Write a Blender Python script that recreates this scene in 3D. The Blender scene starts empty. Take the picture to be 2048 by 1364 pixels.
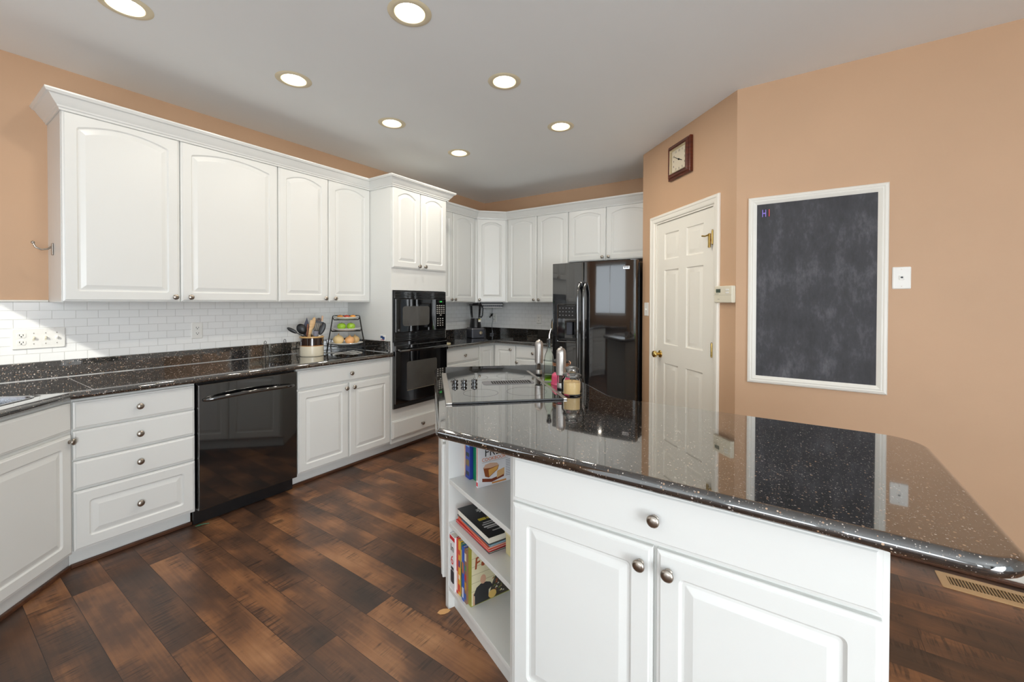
import bpy, math, random
from mathutils import Vector, Matrix
from mathutils.geometry import tessellate_polygon
random.seed(7)
PI = math.pi
SC = bpy.context.scene
COL = SC.collection

# ---------------------------------------------------------------- camera
F_PX = 837.68
YAW, PITCH, ROLL = -0.596, 0.0105, 0.0027
CAM = Vector((3.5916, 0.2571, 1.3655))
cd = bpy.data.cameras.new('camera')
cam = bpy.data.objects.new('camera', cd); COL.objects.link(cam)
cd.sensor_fit = 'HORIZONTAL'; cd.sensor_width = 36.0
cd.lens = F_PX / 2048 * 36.0
cd.shift_y = -69.87 / 2048
cd.clip_start = 0.02
fw = Vector((math.sin(YAW)*math.cos(PITCH), math.cos(YAW)*math.cos(PITCH), -math.sin(PITCH)))
rt = Vector((math.cos(YAW), -math.sin(YAW), 0)); up = rt.cross(fw)
r2 = rt*math.cos(ROLL) + up*math.sin(ROLL); u2 = -rt*math.sin(ROLL) + up*math.cos(ROLL)
cam.matrix_world = Matrix(((r2.x, u2.x, -fw.x, CAM.x), (r2.y, u2.y, -fw.y, CAM.y), (r2.z, u2.z, -fw.z, CAM.z), (0, 0, 0, 1)))
SC.camera = cam

# ---------------------------------------------------------------- light and exposure
SC.view_settings.view_transform = 'Standard'
SC.view_settings.look = 'None'
SC.view_settings.gamma = 1.0
SC.view_settings.use_curve_mapping = False
SC.view_settings.exposure = 0.23
W = bpy.data.worlds.new('world'); SC.world = W; W.use_nodes = True
W.node_tree.nodes['Background'].inputs[0].default_value = (0.80, 0.90, 1.0, 1)
W.node_tree.nodes['Background'].inputs[1].default_value = 1.0

def sun_lamp():
    l = bpy.data.lights.new('sun', 'SUN'); l.energy = 4.0; l.angle = 0.012; l.color = (1.0, 0.95, 0.86)
    o = bpy.data.objects.new('sun', l); COL.objects.link(o)
    o.rotation_euler = Vector((-0.52, 0.67, -0.52)).to_track_quat('-Z', 'Y').to_euler()
sun_lamp()

def window_light(name, loc, aim, sx, sy, power, color=(0.92, 0.96, 1.0)):
    l = bpy.data.lights.new(name, 'AREA'); l.shape = 'RECTANGLE'; l.size = sx; l.size_y = sy
    l.energy = power; l.color = color
    o = bpy.data.objects.new(name, l); COL.objects.link(o)
    o.location = loc; o.rotation_euler = Vector(aim).to_track_quat('-Z', 'Z').to_euler()
# area lamps standing for daylight in the rear and sink window openings
for i, wx in enumerate((3.3, 4.7, 6.1)):
    window_light('daylight_rear', (wx, -5.42, 1.25), (0, 1, 0.55), 1.1, 2.0, 43)
window_light('side_fill_light', (6.98, -1.0, 1.35), (-1, 0, 0.50), 3.6, 1.9, 225)  # added fill lamp for the left wall, set in an unseen side opening
window_light('daylight_sink', (1.10, -0.362, 1.62), (0, 1, 0.1), 1.5, 0.95, 6.5)
CAN_POWER = 3.7
CAN_COLOR = (1.0, 0.92, 0.80)

SC.cycles.use_denoising = True
SC.cycles.max_bounces = 10
SC.cycles.diffuse_bounces = 5
SC.cycles.glossy_bounces = 5
SC.cycles.transmission_bounces = 8
SC.cycles.transparent_max_bounces = 10
SC.cycles.sample_clamp_indirect = 6.0
SC.cycles.caustics_reflective = False
SC.cycles.caustics_refractive = False

# ---------------------------------------------------------------- materials
def lin(c):
    return tuple((x/255/12.92 if x/255 <= 0.04045 else ((x/255+0.055)/1.055)**2.4) for x in c)
def setp(b, **kw):
    for k, v in kw.items():
        b.inputs[k.replace('_', ' ')].default_value = v
def new_mat(name):
    m = bpy.data.materials.new(name); m.use_nodes = True
    nt = m.node_tree; b = nt.nodes['Principled BSDF']
    return m, nt, b
def plain(name, rgb, rough=0.5, metal=0.0, var=0.04, nscale=12.0, bump=0.0, bscale=200.0, spec=None, coat=0.0, cior=1.5):
    m, nt, b = new_mat(name)
    c = lin(rgb)
    tc = nt.nodes.new('ShaderNodeTexCoord')
    n = nt.nodes.new('ShaderNodeTexNoise'); n.inputs['Scale'].default_value = nscale; n.inputs['Detail'].default_value = 3
    nt.links.new(tc.outputs['Object'], n.inputs['Vector'])
    r = nt.nodes.new('ShaderNodeValToRGB')
    r.color_ramp.elements[0].color = tuple(x*(1-var) for x in c)+(1,)
    r.color_ramp.elements[1].color = tuple(min(1, x*(1+var)) for x in c)+(1,)
    r.color_ramp.elements[0].position = 0.3; r.color_ramp.elements[1].position = 0.7
    nt.links.new(n.outputs['Fac'], r.inputs['Fac'])
    nt.links.new(r.outputs['Color'], b.inputs['Base Color'])
    b.inputs['Roughness'].default_value = rough; b.inputs['Metallic'].default_value = metal
    if spec is not None: b.inputs['Specular IOR Level'].default_value = spec
    if coat: b.inputs['Coat Weight'].default_value = coat; b.inputs['Coat Roughness'].default_value = 0.03; b.inputs['Coat IOR'].default_value = cior
    if bump:
        n2 = nt.nodes.new('ShaderNodeTexNoise'); n2.inputs['Scale'].default_value = bscale
        nt.links.new(tc.outputs['Object'], n2.inputs['Vector'])
        bp = nt.nodes.new('ShaderNodeBump'); bp.inputs['Strength'].default_value = bump; bp.inputs['Distance'].default_value = 0.002
        nt.links.new(n2.outputs['Fac'], bp.inputs['Height']); nt.links.new(bp.outputs['Normal'], b.inputs['Normal'])
    return m
def glassy(name, rgb, rough=0.0, ior=1.45):
    m, nt, b = new_mat(name)
    setp(b, Base_Color=lin(rgb)+(1,), Roughness=rough, IOR=ior)
    b.inputs['Transmission Weight'].default_value = 1.0
    return m
def thin_glass(name, rgb, blend=0.25, rough=0.03):
    m, nt, b = new_mat(name); nt.nodes.remove(b)
    t = nt.nodes.new('ShaderNodeBsdfTransparent'); t.inputs[0].default_value = lin(rgb)+(1,)
    g = nt.nodes.new('ShaderNodeBsdfGlossy'); g.inputs['Roughness'].default_value = rough
    lw = nt.nodes.new('ShaderNodeLayerWeight'); lw.inputs['Blend'].default_value = blend
    mx = nt.nodes.new('ShaderNodeMixShader')
    nt.links.new(lw.outputs['Fresnel'], mx.inputs[0]); nt.links.new(t.outputs[0], mx.inputs[1]); nt.links.new(g.outputs[0], mx.inputs[2])
    nt.links.new(mx.outputs[0], nt.nodes['Material Output'].inputs[0])
    return m
def emissive(name, rgb, s):
    m, nt, b = new_mat(name)
    setp(b, Base_Color=lin(rgb)+(1,)); b.inputs['Emission Color'].default_value = lin(rgb)+(1,); b.inputs['Emission Strength'].default_value = s
    return m
def math_node(nt, op, a, b=None, clamp=False):
    n = nt.nodes.new('ShaderNodeMath'); n.operation = op; n.use_clamp = clamp
    for i, v in enumerate((a, b)):
        if v is None: continue
        if isinstance(v, (int, float)): n.inputs[i].default_value = v
        else: nt.links.new(v, n.inputs[i])
    return n.outputs[0]
def ramp(nt, src, stops, interp='LINEAR'):
    r = nt.nodes.new('ShaderNodeValToRGB'); r.color_ramp.interpolation = interp
    el = r.color_ramp.elements
    while len(el) < len(stops): el.new(0.5)
    for e, (p, c) in zip(el, stops): e.position = p; e.color = tuple(c)+(1,)
    nt.links.new(src, r.inputs['Fac']); return r.outputs['Color']
def mix(nt, fac, a, b, mode='MIX'):
    n = nt.nodes.new('ShaderNodeMix'); n.data_type = 'RGBA'; n.blend_type = mode
    for i, v in ((0, fac), (6, a), (7, b)):
        if isinstance(v, (int, float)): n.inputs[i].default_value = v
        elif isinstance(v, tuple): n.inputs[i].default_value = v if len(v) == 4 else v+(1,)
        else: nt.links.new(v, n.inputs[i])
    return n.outputs[2]

def granite():
    m, nt, b = new_mat('black_galaxy_granite')
    tc = nt.nodes.new('ShaderNodeTexCoord'); L = nt.links
    def specks(scale, frac, size):
        v = nt.nodes.new('ShaderNodeTexVoronoi'); v.inputs['Scale'].default_value = scale
        L.new(tc.outputs['Object'], v.inputs['Vector'])
        s = nt.nodes.new('ShaderNodeSeparateColor'); L.new(v.outputs['Color'], s.inputs[0])
        pick = math_node(nt, 'LESS_THAN', s.outputs[0], frac)
        near = math_node(nt, 'LESS_THAN', v.outputs['Distance'], math_node(nt, 'MULTIPLY', s.outputs[1], size))
        return math_node(nt, 'MULTIPLY', pick, near), s.outputs[2]
    a, ac = specks(150, 0.30, 0.42)
    c, cc = specks(330, 0.22, 0.45)
    cola = ramp(nt, ac, [(0, lin((120, 78, 50))), (0.35, lin((190, 160, 130))), (0.7, lin((225, 215, 205))), (1, lin((150, 140, 135)))])
    colc = ramp(nt, cc, [(0, lin((110, 85, 60))), (0.5, lin((150, 140, 130))), (1, lin((190, 185, 180)))])
    n = nt.nodes.new('ShaderNodeTexNoise'); n.inputs['Scale'].default_value = 60; n.inputs['Detail'].default_value = 4
    L.new(tc.outputs['Object'], n.inputs['Vector'])
    base = ramp(nt, n.outputs['Fac'], [(0.35, lin((20, 19, 18))), (0.7, lin((42, 40, 38)))])
    col = mix(nt, c, base, colc); col = mix(nt, a, col, cola)
    L.new(col, b.inputs['Base Color'])
    setp(b, Roughness=0.06, IOR=1.8)
    b.inputs['Coat Weight'].default_value = 1.0; b.inputs['Coat Roughness'].default_value = 0.02; b.inputs['Coat IOR'].default_value = 1.82
    return m

def floor_wood():
    m, nt, b = new_mat('rustic_plank_laminate'); L = nt.links
    tc = nt.nodes.new('ShaderNodeTexCoord')
    mp = nt.nodes.new('ShaderNodeMapping'); L.new(tc.outputs['Object'], mp.inputs['Vector'])
    mp.inputs['Location'].default_value = (0.37, -0.012, 0)
    br = nt.nodes.new('ShaderNodeTexBrick'); L.new(mp.outputs[0], br.inputs['Vector'])
    br.offset = 0.37; br.offset_frequency = 3; br.squash = 1
    for k, v in (('Scale', 1.0), ('Mortar Size', 0.0009), ('Mortar Smooth', 0.1), ('Bias', 0.0), ('Brick Width', 1.21), ('Row Height', 0.139)):
        br.inputs[k].default_value = v
    br.inputs['Color1'].default_value = (0, 0, 0, 1); br.inputs['Color2'].default_value = (1, 1, 1, 1); br.inputs['Mortar'].default_value = (0.5, 0.5, 0.5, 1)
    sep = nt.nodes.new('ShaderNodeSeparateXYZ'); L.new(tc.outputs['Object'], sep.inputs[0])
    sc = nt.nodes.new('ShaderNodeSeparateColor'); L.new(br.outputs['Color'], sc.inputs[0]); rnd = sc.outputs[0]
    off = math_node(nt, 'MULTIPLY', rnd, 37.0)
    def vec(xs, ys):
        c = nt.nodes.new('ShaderNodeCombineXYZ')
        L.new(math_node(nt, 'ADD', math_node(nt, 'MULTIPLY', sep.outputs[0], xs), off), c.inputs[0])
        L.new(math_node(nt, 'MULTIPLY', sep.outputs[1], ys), c.inputs[1]); L.new(off, c.inputs[2])
        return c.outputs[0]
    def noise(v, scale, detail, dist=0.0):
        n = nt.nodes.new('ShaderNodeTexNoise'); L.new(v, n.inputs['Vector'])
        n.inputs['Scale'].default_value = scale; n.inputs['Detail'].default_value = detail; n.inputs['Distortion'].default_value = dist
        return n.outputs['Fac']
    big = noise(vec(1.0, 1.5), 2.5, 8, 0.15)
    grain = noise(vec(1.5, 45.0), 2.0, 4, 0.3)
    tone = math_node(nt, 'ADD', math_node(nt, 'MULTIPLY', big, 1.0), math_node(nt, 'MULTIPLY', math_node(nt, 'SUBTRACT', rnd, 0.5), 0.20))
    tone = math_node(nt, 'ADD', tone, math_node(nt, 'MULTIPLY', math_node(nt, 'SUBTRACT', grain, 0.5), 0.16))
    col = ramp(nt, tone, [(0.26, lin((58, 46, 40))), (0.42, lin((84, 61, 48))), (0.52, lin((106, 74, 54))), (0.62, lin((142, 98, 66))), (0.80, lin((180, 132, 92)))])
    # dark saw marks running across the planks, in patches
    saw = noise(vec(75.0, 6.0), 1.0, 3, 0.8)
    patch = noise(vec(1.2, 4.5), 2.4, 3, 0.2)
    sm = math_node(nt, 'MULTIPLY', ramp(nt, saw, [(0.50, (0, 0, 0)), (0.62, (1, 1, 1))]), ramp(nt, patch, [(0.46, (0, 0, 0)), (0.58, (1, 1, 1))]))
    col = mix(nt, math_node(nt, 'MULTIPLY', sm, 0.7), col, lin((46, 36, 32)))
    col = mix(nt, br.outputs['Fac'], col, lin((34, 24, 19)))
    L.new(col, b.inputs['Base Color'])
    setp(b, Roughness=0.34)
    bp = nt.nodes.new('ShaderNodeBump'); bp.inputs['Strength'].default_value = 0.25; bp.inputs['Distance'].default_value = 0.002
    L.new(math_node(nt, 'SUBTRACT', math_node(nt, 'MULTIPLY', grain, 0.3), math_node(nt, 'ADD', math_node(nt, 'MULTIPLY', sm, 0.4), br.outputs['Fac'])), bp.inputs['Height'])
    L.new(bp.outputs['Normal'], b.inputs['Normal'])
    return m

def tile(axis, name):
    m, nt, b = new_mat(name); L = nt.links
    tc = nt.nodes.new('ShaderNodeTexCoord')
    sep = nt.nodes.new('ShaderNodeSeparateXYZ'); L.new(tc.outputs['Object'], sep.inputs[0])
    c = nt.nodes.new('ShaderNodeCombineXYZ')
    L.new(math_node(nt, 'ADD', sep.outputs[axis], 0.0085), c.inputs[0]); L.new(math_node(nt, 'ADD', sep.outputs[2], -1.013+0.049*40), c.inputs[1])
    br = nt.nodes.new('ShaderNodeTexBrick'); L.new(c.outputs[0], br.inputs['Vector'])
    br.offset = 0.5
    for k, v in (('Scale', 1.0), ('Mortar Size', 0.0016), ('Mortar Smooth', 0.6), ('Bias', 0.0), ('Brick Width', 0.0975), ('Row Height', 0.049)):
        br.inputs[k].default_value = v
    br.inputs['Color1'].default_value = lin((243, 243, 241))+(1,); br.inputs['Color2'].default_value = lin((246, 246, 244))+(1,)
    br.inputs['Mortar'].default_value = lin((214, 213, 209))+(1,)
    L.new(br.outputs['Color'], b.inputs['Base Color'])
    setp(b, Roughness=0.16)
    bp = nt.nodes.new('ShaderNodeBump'); bp.inputs['Strength'].default_value = 0.5; bp.inputs['Distance'].default_value = 0.002; bp.invert = True
    L.new(br.outputs['Fac'], bp.inputs['Height']); L.new(bp.outputs['Normal'], b.inputs['Normal'])
    return m

def chalk():
    m, nt, b = new_mat('chalk_dusted_slate'); L = nt.links
    tc = nt.nodes.new('ShaderNodeTexCoord')
    def noise(scale, detail, sx=1, sz=1):
        mp = nt.nodes.new('ShaderNodeMapping'); mp.inputs['Scale'].default_value = (sx, 1, sz); L.new(tc.outputs['Object'], mp.inputs['Vector'])
        n = nt.nodes.new('ShaderNodeTexNoise'); n.inputs['Scale'].default_value = scale; n.inputs['Detail'].default_value = detail
        n.inputs['Roughness'].default_value = 0.65
        L.new(mp.outputs[0], n.inputs['Vector']); return n.outputs['Fac']
    a = noise(5, 6, 1.6, 0.8); f = noise(60, 5, 1.6, 0.5)
    t = math_node(nt, 'ADD', math_node(nt, 'MULTIPLY', a, 0.75), math_node(nt, 'MULTIPLY', f, 0.25))
    col = ramp(nt, t, [(0.38, lin((58, 58, 61))), (0.52, lin((69, 69, 73))), (0.62, lin((90, 90, 95))), (0.78, lin((132, 132, 137)))])
    L.new(col, b.inputs['Base Color']); setp(b, Roughness=0.75)
    return m

def wood(name, dark, light, scale=6, rough=0.4, stretch=(1, 1, 12)):
    m, nt, b = new_mat(name); L = nt.links
    tc = nt.nodes.new('ShaderNodeTexCoord')
    mp = nt.nodes.new('ShaderNodeMapping'); mp.inputs['Scale'].default_value = stretch; L.new(tc.outputs['Object'], mp.inputs['Vector'])
    n = nt.nodes.new('ShaderNodeTexNoise'); n.inputs['Scale'].default_value = scale; n.inputs['Detail'].default_value = 5; n.inputs['Distortion'].default_value = 0.7
    L.new(mp.outputs[0], n.inputs['Vector'])
    L.new(ramp(nt, n.outputs['Fac'], [(0.3, lin(dark)), (0.7, lin(light))]), b.inputs['Base Color'])
    setp(b, Roughness=rough); return m

M = dict(
    wall=plain('tan_wall_paint', (203, 166, 133), 0.55, var=0.03, nscale=2.5, bump=0.08, bscale=350),
    ceiling=plain('ceiling_paint', (242, 245, 245), 0.8, var=0.01, nscale=2, bump=0.05, bscale=300),
    cab=plain('white_cabinet_paint', (224, 225, 222), 0.28, var=0.006, nscale=3),
    trim=plain('white_trim_paint', (238, 235, 226), 0.35, var=0.01, nscale=5),
    door=plain('cream_door_paint', (243, 239, 228), 0.38, var=0.01, nscale=4),
    nickel=plain('satin_nickel', (172, 164, 154), 0.28, 1.0, var=0.05, nscale=40),
    steel=plain('brushed_steel', (176, 171, 166), 0.36, 1.0, var=0.05, nscale=90),
    chrome=plain('polished_chrome', (222, 222, 224), 0.08, 1.0, var=0.02),
    brass=plain('polished_brass', (216, 186, 116), 0.16, 1.0, var=0.06, nscale=30),
    gold=plain('pale_gold', (222, 210, 182), 0.3, 1.0, var=0.04),
    black=plain('gloss_black_enamel', (16, 16, 17), 0.06, var=0.1, nscale=6, spec=0.8, coat=1.0, cior=1.8),
    blackglass=plain('black_glass', (12, 12, 13), 0.03, var=0.05, spec=0.8, coat=1.0, cior=1.7),
    fridge=plain('textured_black_enamel', (17, 17, 19), 0.08, var=0.1, nscale=8, spec=0.7, coat=1.0, cior=1.7),
    satin=plain('satin_black_plastic', (22, 22, 24), 0.38, var=0.08),
    dark=plain('dark_void', (6, 6, 6), 0.9, var=0.1),
    win=plain('smoked_oven_window', (78, 76, 72), 0.12, var=0.12, nscale=7, spec=0.6),
    grey=plain('grey_plastic', (120, 122, 128), 0.4, var=0.04),
    ventgrey=plain('vent_grey_metal', (104, 104, 108), 0.4, var=0.04),
    slate=plain('slate_grey_plastic', (62, 65, 74), 0.35, var=0.05),
    plate=plain('white_switch_plastic', (242, 240, 234), 0.3, var=0.01),
    ivory=plain('ivory_plastic', (228, 221, 200), 0.35, var=0.02),
    ceramic=plain('white_glazed_ceramic', (236, 235, 230), 0.12, var=0.01, coat=0.5),
    bulb=emissive('lamp_glow', (255, 250, 238), 9.0),
    reflector=plain('lamp_reflector', (236, 226, 196), 0.25, 0.35, var=0.02),
    cream=plain('cream_trim_ring', (228, 216, 184), 0.4, var=0.02),
    granite=granite(), floor=floor_wood(), tile_y=tile(1, 'subway_tile_left'), tile_x=tile(0, 'subway_tile_back'), chalk=chalk(),
    walnut=wood('reddish_walnut', (62, 24, 14), (112, 50, 28), 8, 0.3),
    shoe=wood('brown_shoe_mould', (62, 37, 25), (104, 66, 44), 8, 0.4, (6, 1, 20)),
    spoon=wood('pale_beech', (196, 156, 104), (226, 192, 142), 8, 0.5),
    board=wood('maple_board', (216, 190, 140), (236, 214, 170), 5, 0.5),
    register=plain('tan_metal_paint', (192, 160, 118), 0.45, var=0.03),
    slot=plain('duct_shade_brown', (86, 70, 42), 0.5, var=0.1),
    wire=plain('dark_iron_wire', (40, 38, 37), 0.4, 0.6, var=0.1),
    cord=plain('white_cord_plastic', (214, 212, 206), 0.45, var=0.02),
    caulk=plain('pale_caulk', (196, 196, 196), 0.5, var=0.03),
    sinksteel=plain('sink_steel', (176, 177, 180), 0.22, 1.0, var=0.06, nscale=20),
    paper=plain('book_paper', (232, 228, 216), 0.7, var=0.03, nscale=60),
    glass=glassy('clear_glass', (250, 252, 250)),
    greenglass=glassy('pale_green_glass', (226, 244, 230)),
    oil=glassy('green_oil', (120, 190, 40)),
    pink=plain('pink_soap', (214, 70, 110), 0.25, var=0.03, coat=0.4),
    wax=plain('honey_wax', (228, 194, 134), 0.45, var=0.03),
    jar=thin_glass('jar_glass', (254, 254, 254), 0.15), lidglass=thin_glass('thick_lid_glass', (250, 251, 250), 0.42, 0.22), bottle=thin_glass('bottle_glass', (251, 254, 252), 0.13), oil_thin=thin_glass('green_oil_thin', (196, 232, 96)),
    pane=thin_glass('window_glass', (250, 252, 252)),
    display=emissive('green_display', (60, 210, 90), 0.9),
    lcd=plain('lcd_grey_green', (74, 86, 74), 0.2, var=0.03),
)
_pc = {}
def paint(rgb, rough=0.45, var=0.03):
    k = (tuple(rgb), rough)
    if k not in _pc: _pc[k] = plain('painted_%02x%02x%02x' % tuple(rgb), rgb, rough, var=var, nscale=25)
    return _pc[k]

# ---------------------------------------------------------------- mesh helpers
class MB:
    def ring(s, prof, seg=24, T=None): return s.lathe(list(prof)+[prof[0]], seg, T, cap=False)
    def __init__(s): s.v = []; s.f = []
    def add(s, vs, fs, T=None):
        o = len(s.v)
        for p in vs:
            p = Vector(p); s.v.append(T @ p if T is not None else p)
        for f in fs: s.f.append(tuple(i+o for i in f))
        return s
    def box(s, x0, x1, y0, y1, z0, z1, T=None):
        vs = [(x0, y0, z0), (x1, y0, z0), (x1, y1, z0), (x0, y1, z0), (x0, y0, z1), (x1, y0, z1), (x1, y1, z1), (x0, y1, z1)]
        return s.add(vs, [(0, 3, 2, 1), (4, 5, 6, 7), (0, 1, 5, 4), (1, 2, 6, 5), (2, 3, 7, 6), (3, 0, 4, 7)], T)
    def loft(s, loops, T=None, cap0=True, cap1=True, closed=True):
        n = len(loops[0]); vs = [p for l in loops for p in l]; fs = []
        for k in range(len(loops)-1):
            for i in range(n if closed else n-1):
                j = (i+1) % n
                fs.append((k*n+i, k*n+j, (k+1)*n+j, (k+1)*n+i))
        if cap0: fs.append(tuple(range(n-1, -1, -1)))
        if cap1: fs.append(tuple((len(loops)-1)*n+i for i in range(n)))
        return s.add(vs, fs, T)
    def rbox(s, x0, x1, y0, y1, z0, z1, r=0.004, T=None, seg=3):
        r = min(r, (x1-x0)/2.01, (y1-y0)/2.01, (z1-z0)/2.01)
        def ring(ins, z):
            out = []
            for cx, cy, a in ((x1-r, y1-r, 0), (x0+r, y1-r, PI/2), (x0+r, y0+r, PI), (x1-r, y0+r, 1.5*PI)):
                for k in range(seg+1):
                    t = a+PI/2*k/seg; out.append((cx+(r-ins)*math.cos(t), cy+(r-ins)*math.sin(t), z))
            return out
        loops = []
        for k in range(seg+1):
            t = PI/2*k/seg; loops.append(ring(r*(1-math.sin(t))*0.999, z0+r*(1-math.cos(t))))
        for k in range(seg+1):
            t = PI/2*k/seg; loops.append(ring(r*(1-math.cos(t))*0.999, z1-r*(1-math.sin(t))))
        return s.loft(loops, T)
    def lathe(s, prof, seg=24, T=None, a0=0, a1=2*PI, cap=True):
        full = abs(a1-a0-2*PI) < 1e-6; n = seg if full else seg+1
        vs = []; fs = []
        for r, z in prof:
            for i in range(n):
                t = a0+(a1-a0)*i/seg; vs.append((r*math.cos(t), r*math.sin(t), z))
        for k in range(len(prof)-1):
            for i in range(seg):
                j = (i+1) % n
                fs.append((k*n+i, k*n+j, (k+1)*n+j, (k+1)*n+i))
        if full and cap:
            if prof[0][0] > 1e-5: fs.append(tuple(range(n-1, -1, -1)))
            if prof[-1][0] > 1e-5: fs.append(tuple((len(prof)-1)*n+i for i in range(n)))
        return s.add(vs, fs, T)
    def tube(s, pts, r, seg=8, T=None, closed=False, rads=None, flat=1.0):
        pts = [Vector(p) for p in pts]; n = len(pts); loops = []; nrm = None
        for i, p in enumerate(pts):
            if closed: d = pts[(i+1) % n]-pts[i-1]
            else: d = pts[min(i+1, n-1)]-pts[max(i-1, 0)]
            d.normalize()
            if nrm is None:
                nrm = d.cross(Vector((0, 0, 1)))
                if nrm.length < 1e-3: nrm = d.cross(Vector((0, 1, 0)))
            nrm = (nrm-d*nrm.dot(d))
            if nrm.length < 1e-6: nrm = d.orthogonal()
            nrm.normalize()
            b = d.cross(nrm); rr = rads[i] if rads else r
            loops.append([p+nrm*(rr*math.cos(2*PI*k/seg))+b*(rr*flat*math.sin(2*PI*k/seg)) for k in range(seg)])
        if closed: loops.append(loops[0]); return s.loft(loops, T, False, False)
        return s.loft(loops, T)
    def prism(s, poly, z0, z1, T=None):
        return s.loft([[(x, y, z0) for x, y in poly], [(x, y, z1) for x, y in poly]], T)
    def sphere(s, c, r, seg=20, rings=12, T=None, sx=1, sy=1, sz=1):
        pr = [(math.sin(PI*k/rings), -math.cos(PI*k/rings)) for k in range(rings+1)]
        pr[0] = (0, -1); pr[-1] = (0, 1)
        X = Matrix.Translation(c) @ Matrix.Diagonal((r*sx, r*sy, r*sz, 1))
        return s.lathe(pr, seg, (T @ X) if T is not None else X)
    def build(s, name, mat, parent=None, loc=(0, 0, 0), rz=0.0, ang=35):
        me = bpy.data.meshes.new(name)
        me.from_pydata([tuple(p) for p in s.v], [], s.f); me.validate()
        import bmesh
        bm = bmesh.new(); bm.from_mesh(me)
        bmesh.ops.remove_doubles(bm, verts=bm.verts, dist=1e-6)
        bmesh.ops.recalc_face_normals(bm, faces=bm.faces); bm.to_mesh(me); bm.free()
        for p in me.polygons: p.use_smooth = True
        me.set_sharp_from_angle(angle=math.radians(ang))
        me.materials.append(mat)
        o = bpy.data.objects.new(name, me); COL.objects.link(o)
        o.location = loc; o.rotation_euler = (0, 0, rz)
        if parent is not None: o.parent = parent
        wn = o.modifiers.new('weighted_normal', 'WEIGHTED_NORMAL'); wn.mode = 'FACE_AREA'; wn.weight = 50; wn.keep_sharp = True
        return o

def tag(o, label, cat, group=None):
    o['label'] = label; o['category'] = cat
    if group: o['group'] = group
    return o
def thing(name, label, cat, loc=(0, 0, 0), rz=0.0, group=None):
    o = bpy.data.objects.new(name, None); COL.objects.link(o); o.empty_display_size = 0.05
    o.location = loc; o.rotation_euler = (0, 0, rz)
    return tag(o, label, cat, group)
def struct(o): o['kind'] = 'structure'; return o
def copy_tree(o, parent=None):
    c = o.copy(); COL.objects.link(c)
    if parent is not None: c.parent = parent
    for ch in list(o.children): copy_tree(ch, c)
    return c
def TR(x, y, z): return Matrix.Translation((x, y, z))
def RX(a): return Matrix.Rotation(a, 4, 'X')
def RY(a): return Matrix.Rotation(a, 4, 'Y')
def RZ(a): return Matrix.Rotation(a, 4, 'Z')
OUT = RX(PI/2)          # lathe axis +Z -> -Y (out of a front)

_tc = {}
def text_mesh(txt, size, ext=0.0003):
    k = (txt, size, ext)
    if k not in _tc:
        cu = bpy.data.curves.new('lettering', 'FONT'); cu.body = txt; cu.size = size; cu.extrude = ext
        cu.offset = 0.012*size if len(txt) == 1 and txt in 'HI' else 0.0; cu.align_x = 'CENTER'; cu.align_y = 'CENTER'; cu.resolution_u = 3
        o = bpy.data.objects.new('lettering', cu)
        me = bpy.data.meshes.new_from_object(o)
        _tc[k] = ([v.co.copy() for v in me.vertices], [tuple(p.vertices) for p in me.polygons])
        bpy.data.objects.remove(o); bpy.data.meshes.remove(me); bpy.data.curves.remove(cu)
    return _tc[k]
def add_text(mb, txt, size, T, ext=0.0003):
    v, f = text_mesh(txt, size, ext); return mb.add(v, f, T)

def round_poly(corners, d=None, seg=6):
    """corners: (x,y,r) counter-clockwise; d: inset of the edge leaving each corner."""
    n = len(corners); d = d or [0]*n; out = []
    P = [Vector((c[0], c[1])) for c in corners]
    E = []
    for i in range(n):
        t = (P[(i+1) % n]-P[i]).normalized(); nn = Vector((-t.y, t.x)); E.append((P[i]+nn*d[i], t, nn))
    for i in range(n):
        p0, t0, n0 = E[i-1]; p1, t1, n1 = E[i]
        cr = t0.x*t1.y-t0.y*t1.x
        if abs(cr) < 1e-6: out += [tuple(p1)]*(seg+1); continue
        w = p1-p0; a = (w.x*t1.y-w.y*t1.x)/cr; X = p0+t0*a
        r = corners[i][2]
        if r <= 0: out += [(X.x, X.y)]*(seg+1); continue
        dd = (d[i]+d[i-1])/2
        r = max(0.001, r-dd if cr > 0 else r+dd)
        ang = math.atan2(cr, t0.dot(t1)); L = r*math.tan(abs(ang)/2)
        A = X-t0*L; c = A+n0*(r if cr > 0 else -r)
        a0 = math.atan2(A.y-c.y, A.x-c.x)
        for k in range(seg+1):
            t = a0+ang*k/seg; out.append((c.x+r*math.cos(t), c.y+r*math.sin(t)))
    return out
def slab(mb, corners, nose, z0, z1, hole=None, seg=6):
    """stone slab with a half-round nose on the edges where nose[i] is 1"""
    r = (z1-z0)/2; zc = (z0+z1)/2; loops = []; N = 8
    for k in range(N+1):
        t = -PI/2+PI*k/N
        ins = r*(1-math.cos(t)); loops.append([(x, y, zc+r*math.sin(t)) for x, y in round_poly(corners, [ins*w for w in nose], seg)])
    if hole is None: return mb.loft(loops)
    mb.loft(loops, None, False, False)
    for z, loop in ((z0, loops[0]), (z1, loops[-1])):
        outer = []
        for p in loop:
            if not outer or (Vector(p)-Vector(outer[-1])).length > 1e-5: outer.append(p)
        if (Vector(outer[0])-Vector(outer[-1])).length < 1e-5: outer.pop()
        hl = [(x, y, z) for x, y in hole]
        allp = outer+hl
        tris = tessellate_polygon([[Vector(p) for p in outer], [Vector(p) for p in hl]])
        mb.add(allp, [tuple(t) for t in tris])
    mb.loft([[(x, y, z0) for x, y in hole], [(x, y, z1) for x, y in hole]], None, False, False)
    return mb

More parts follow.
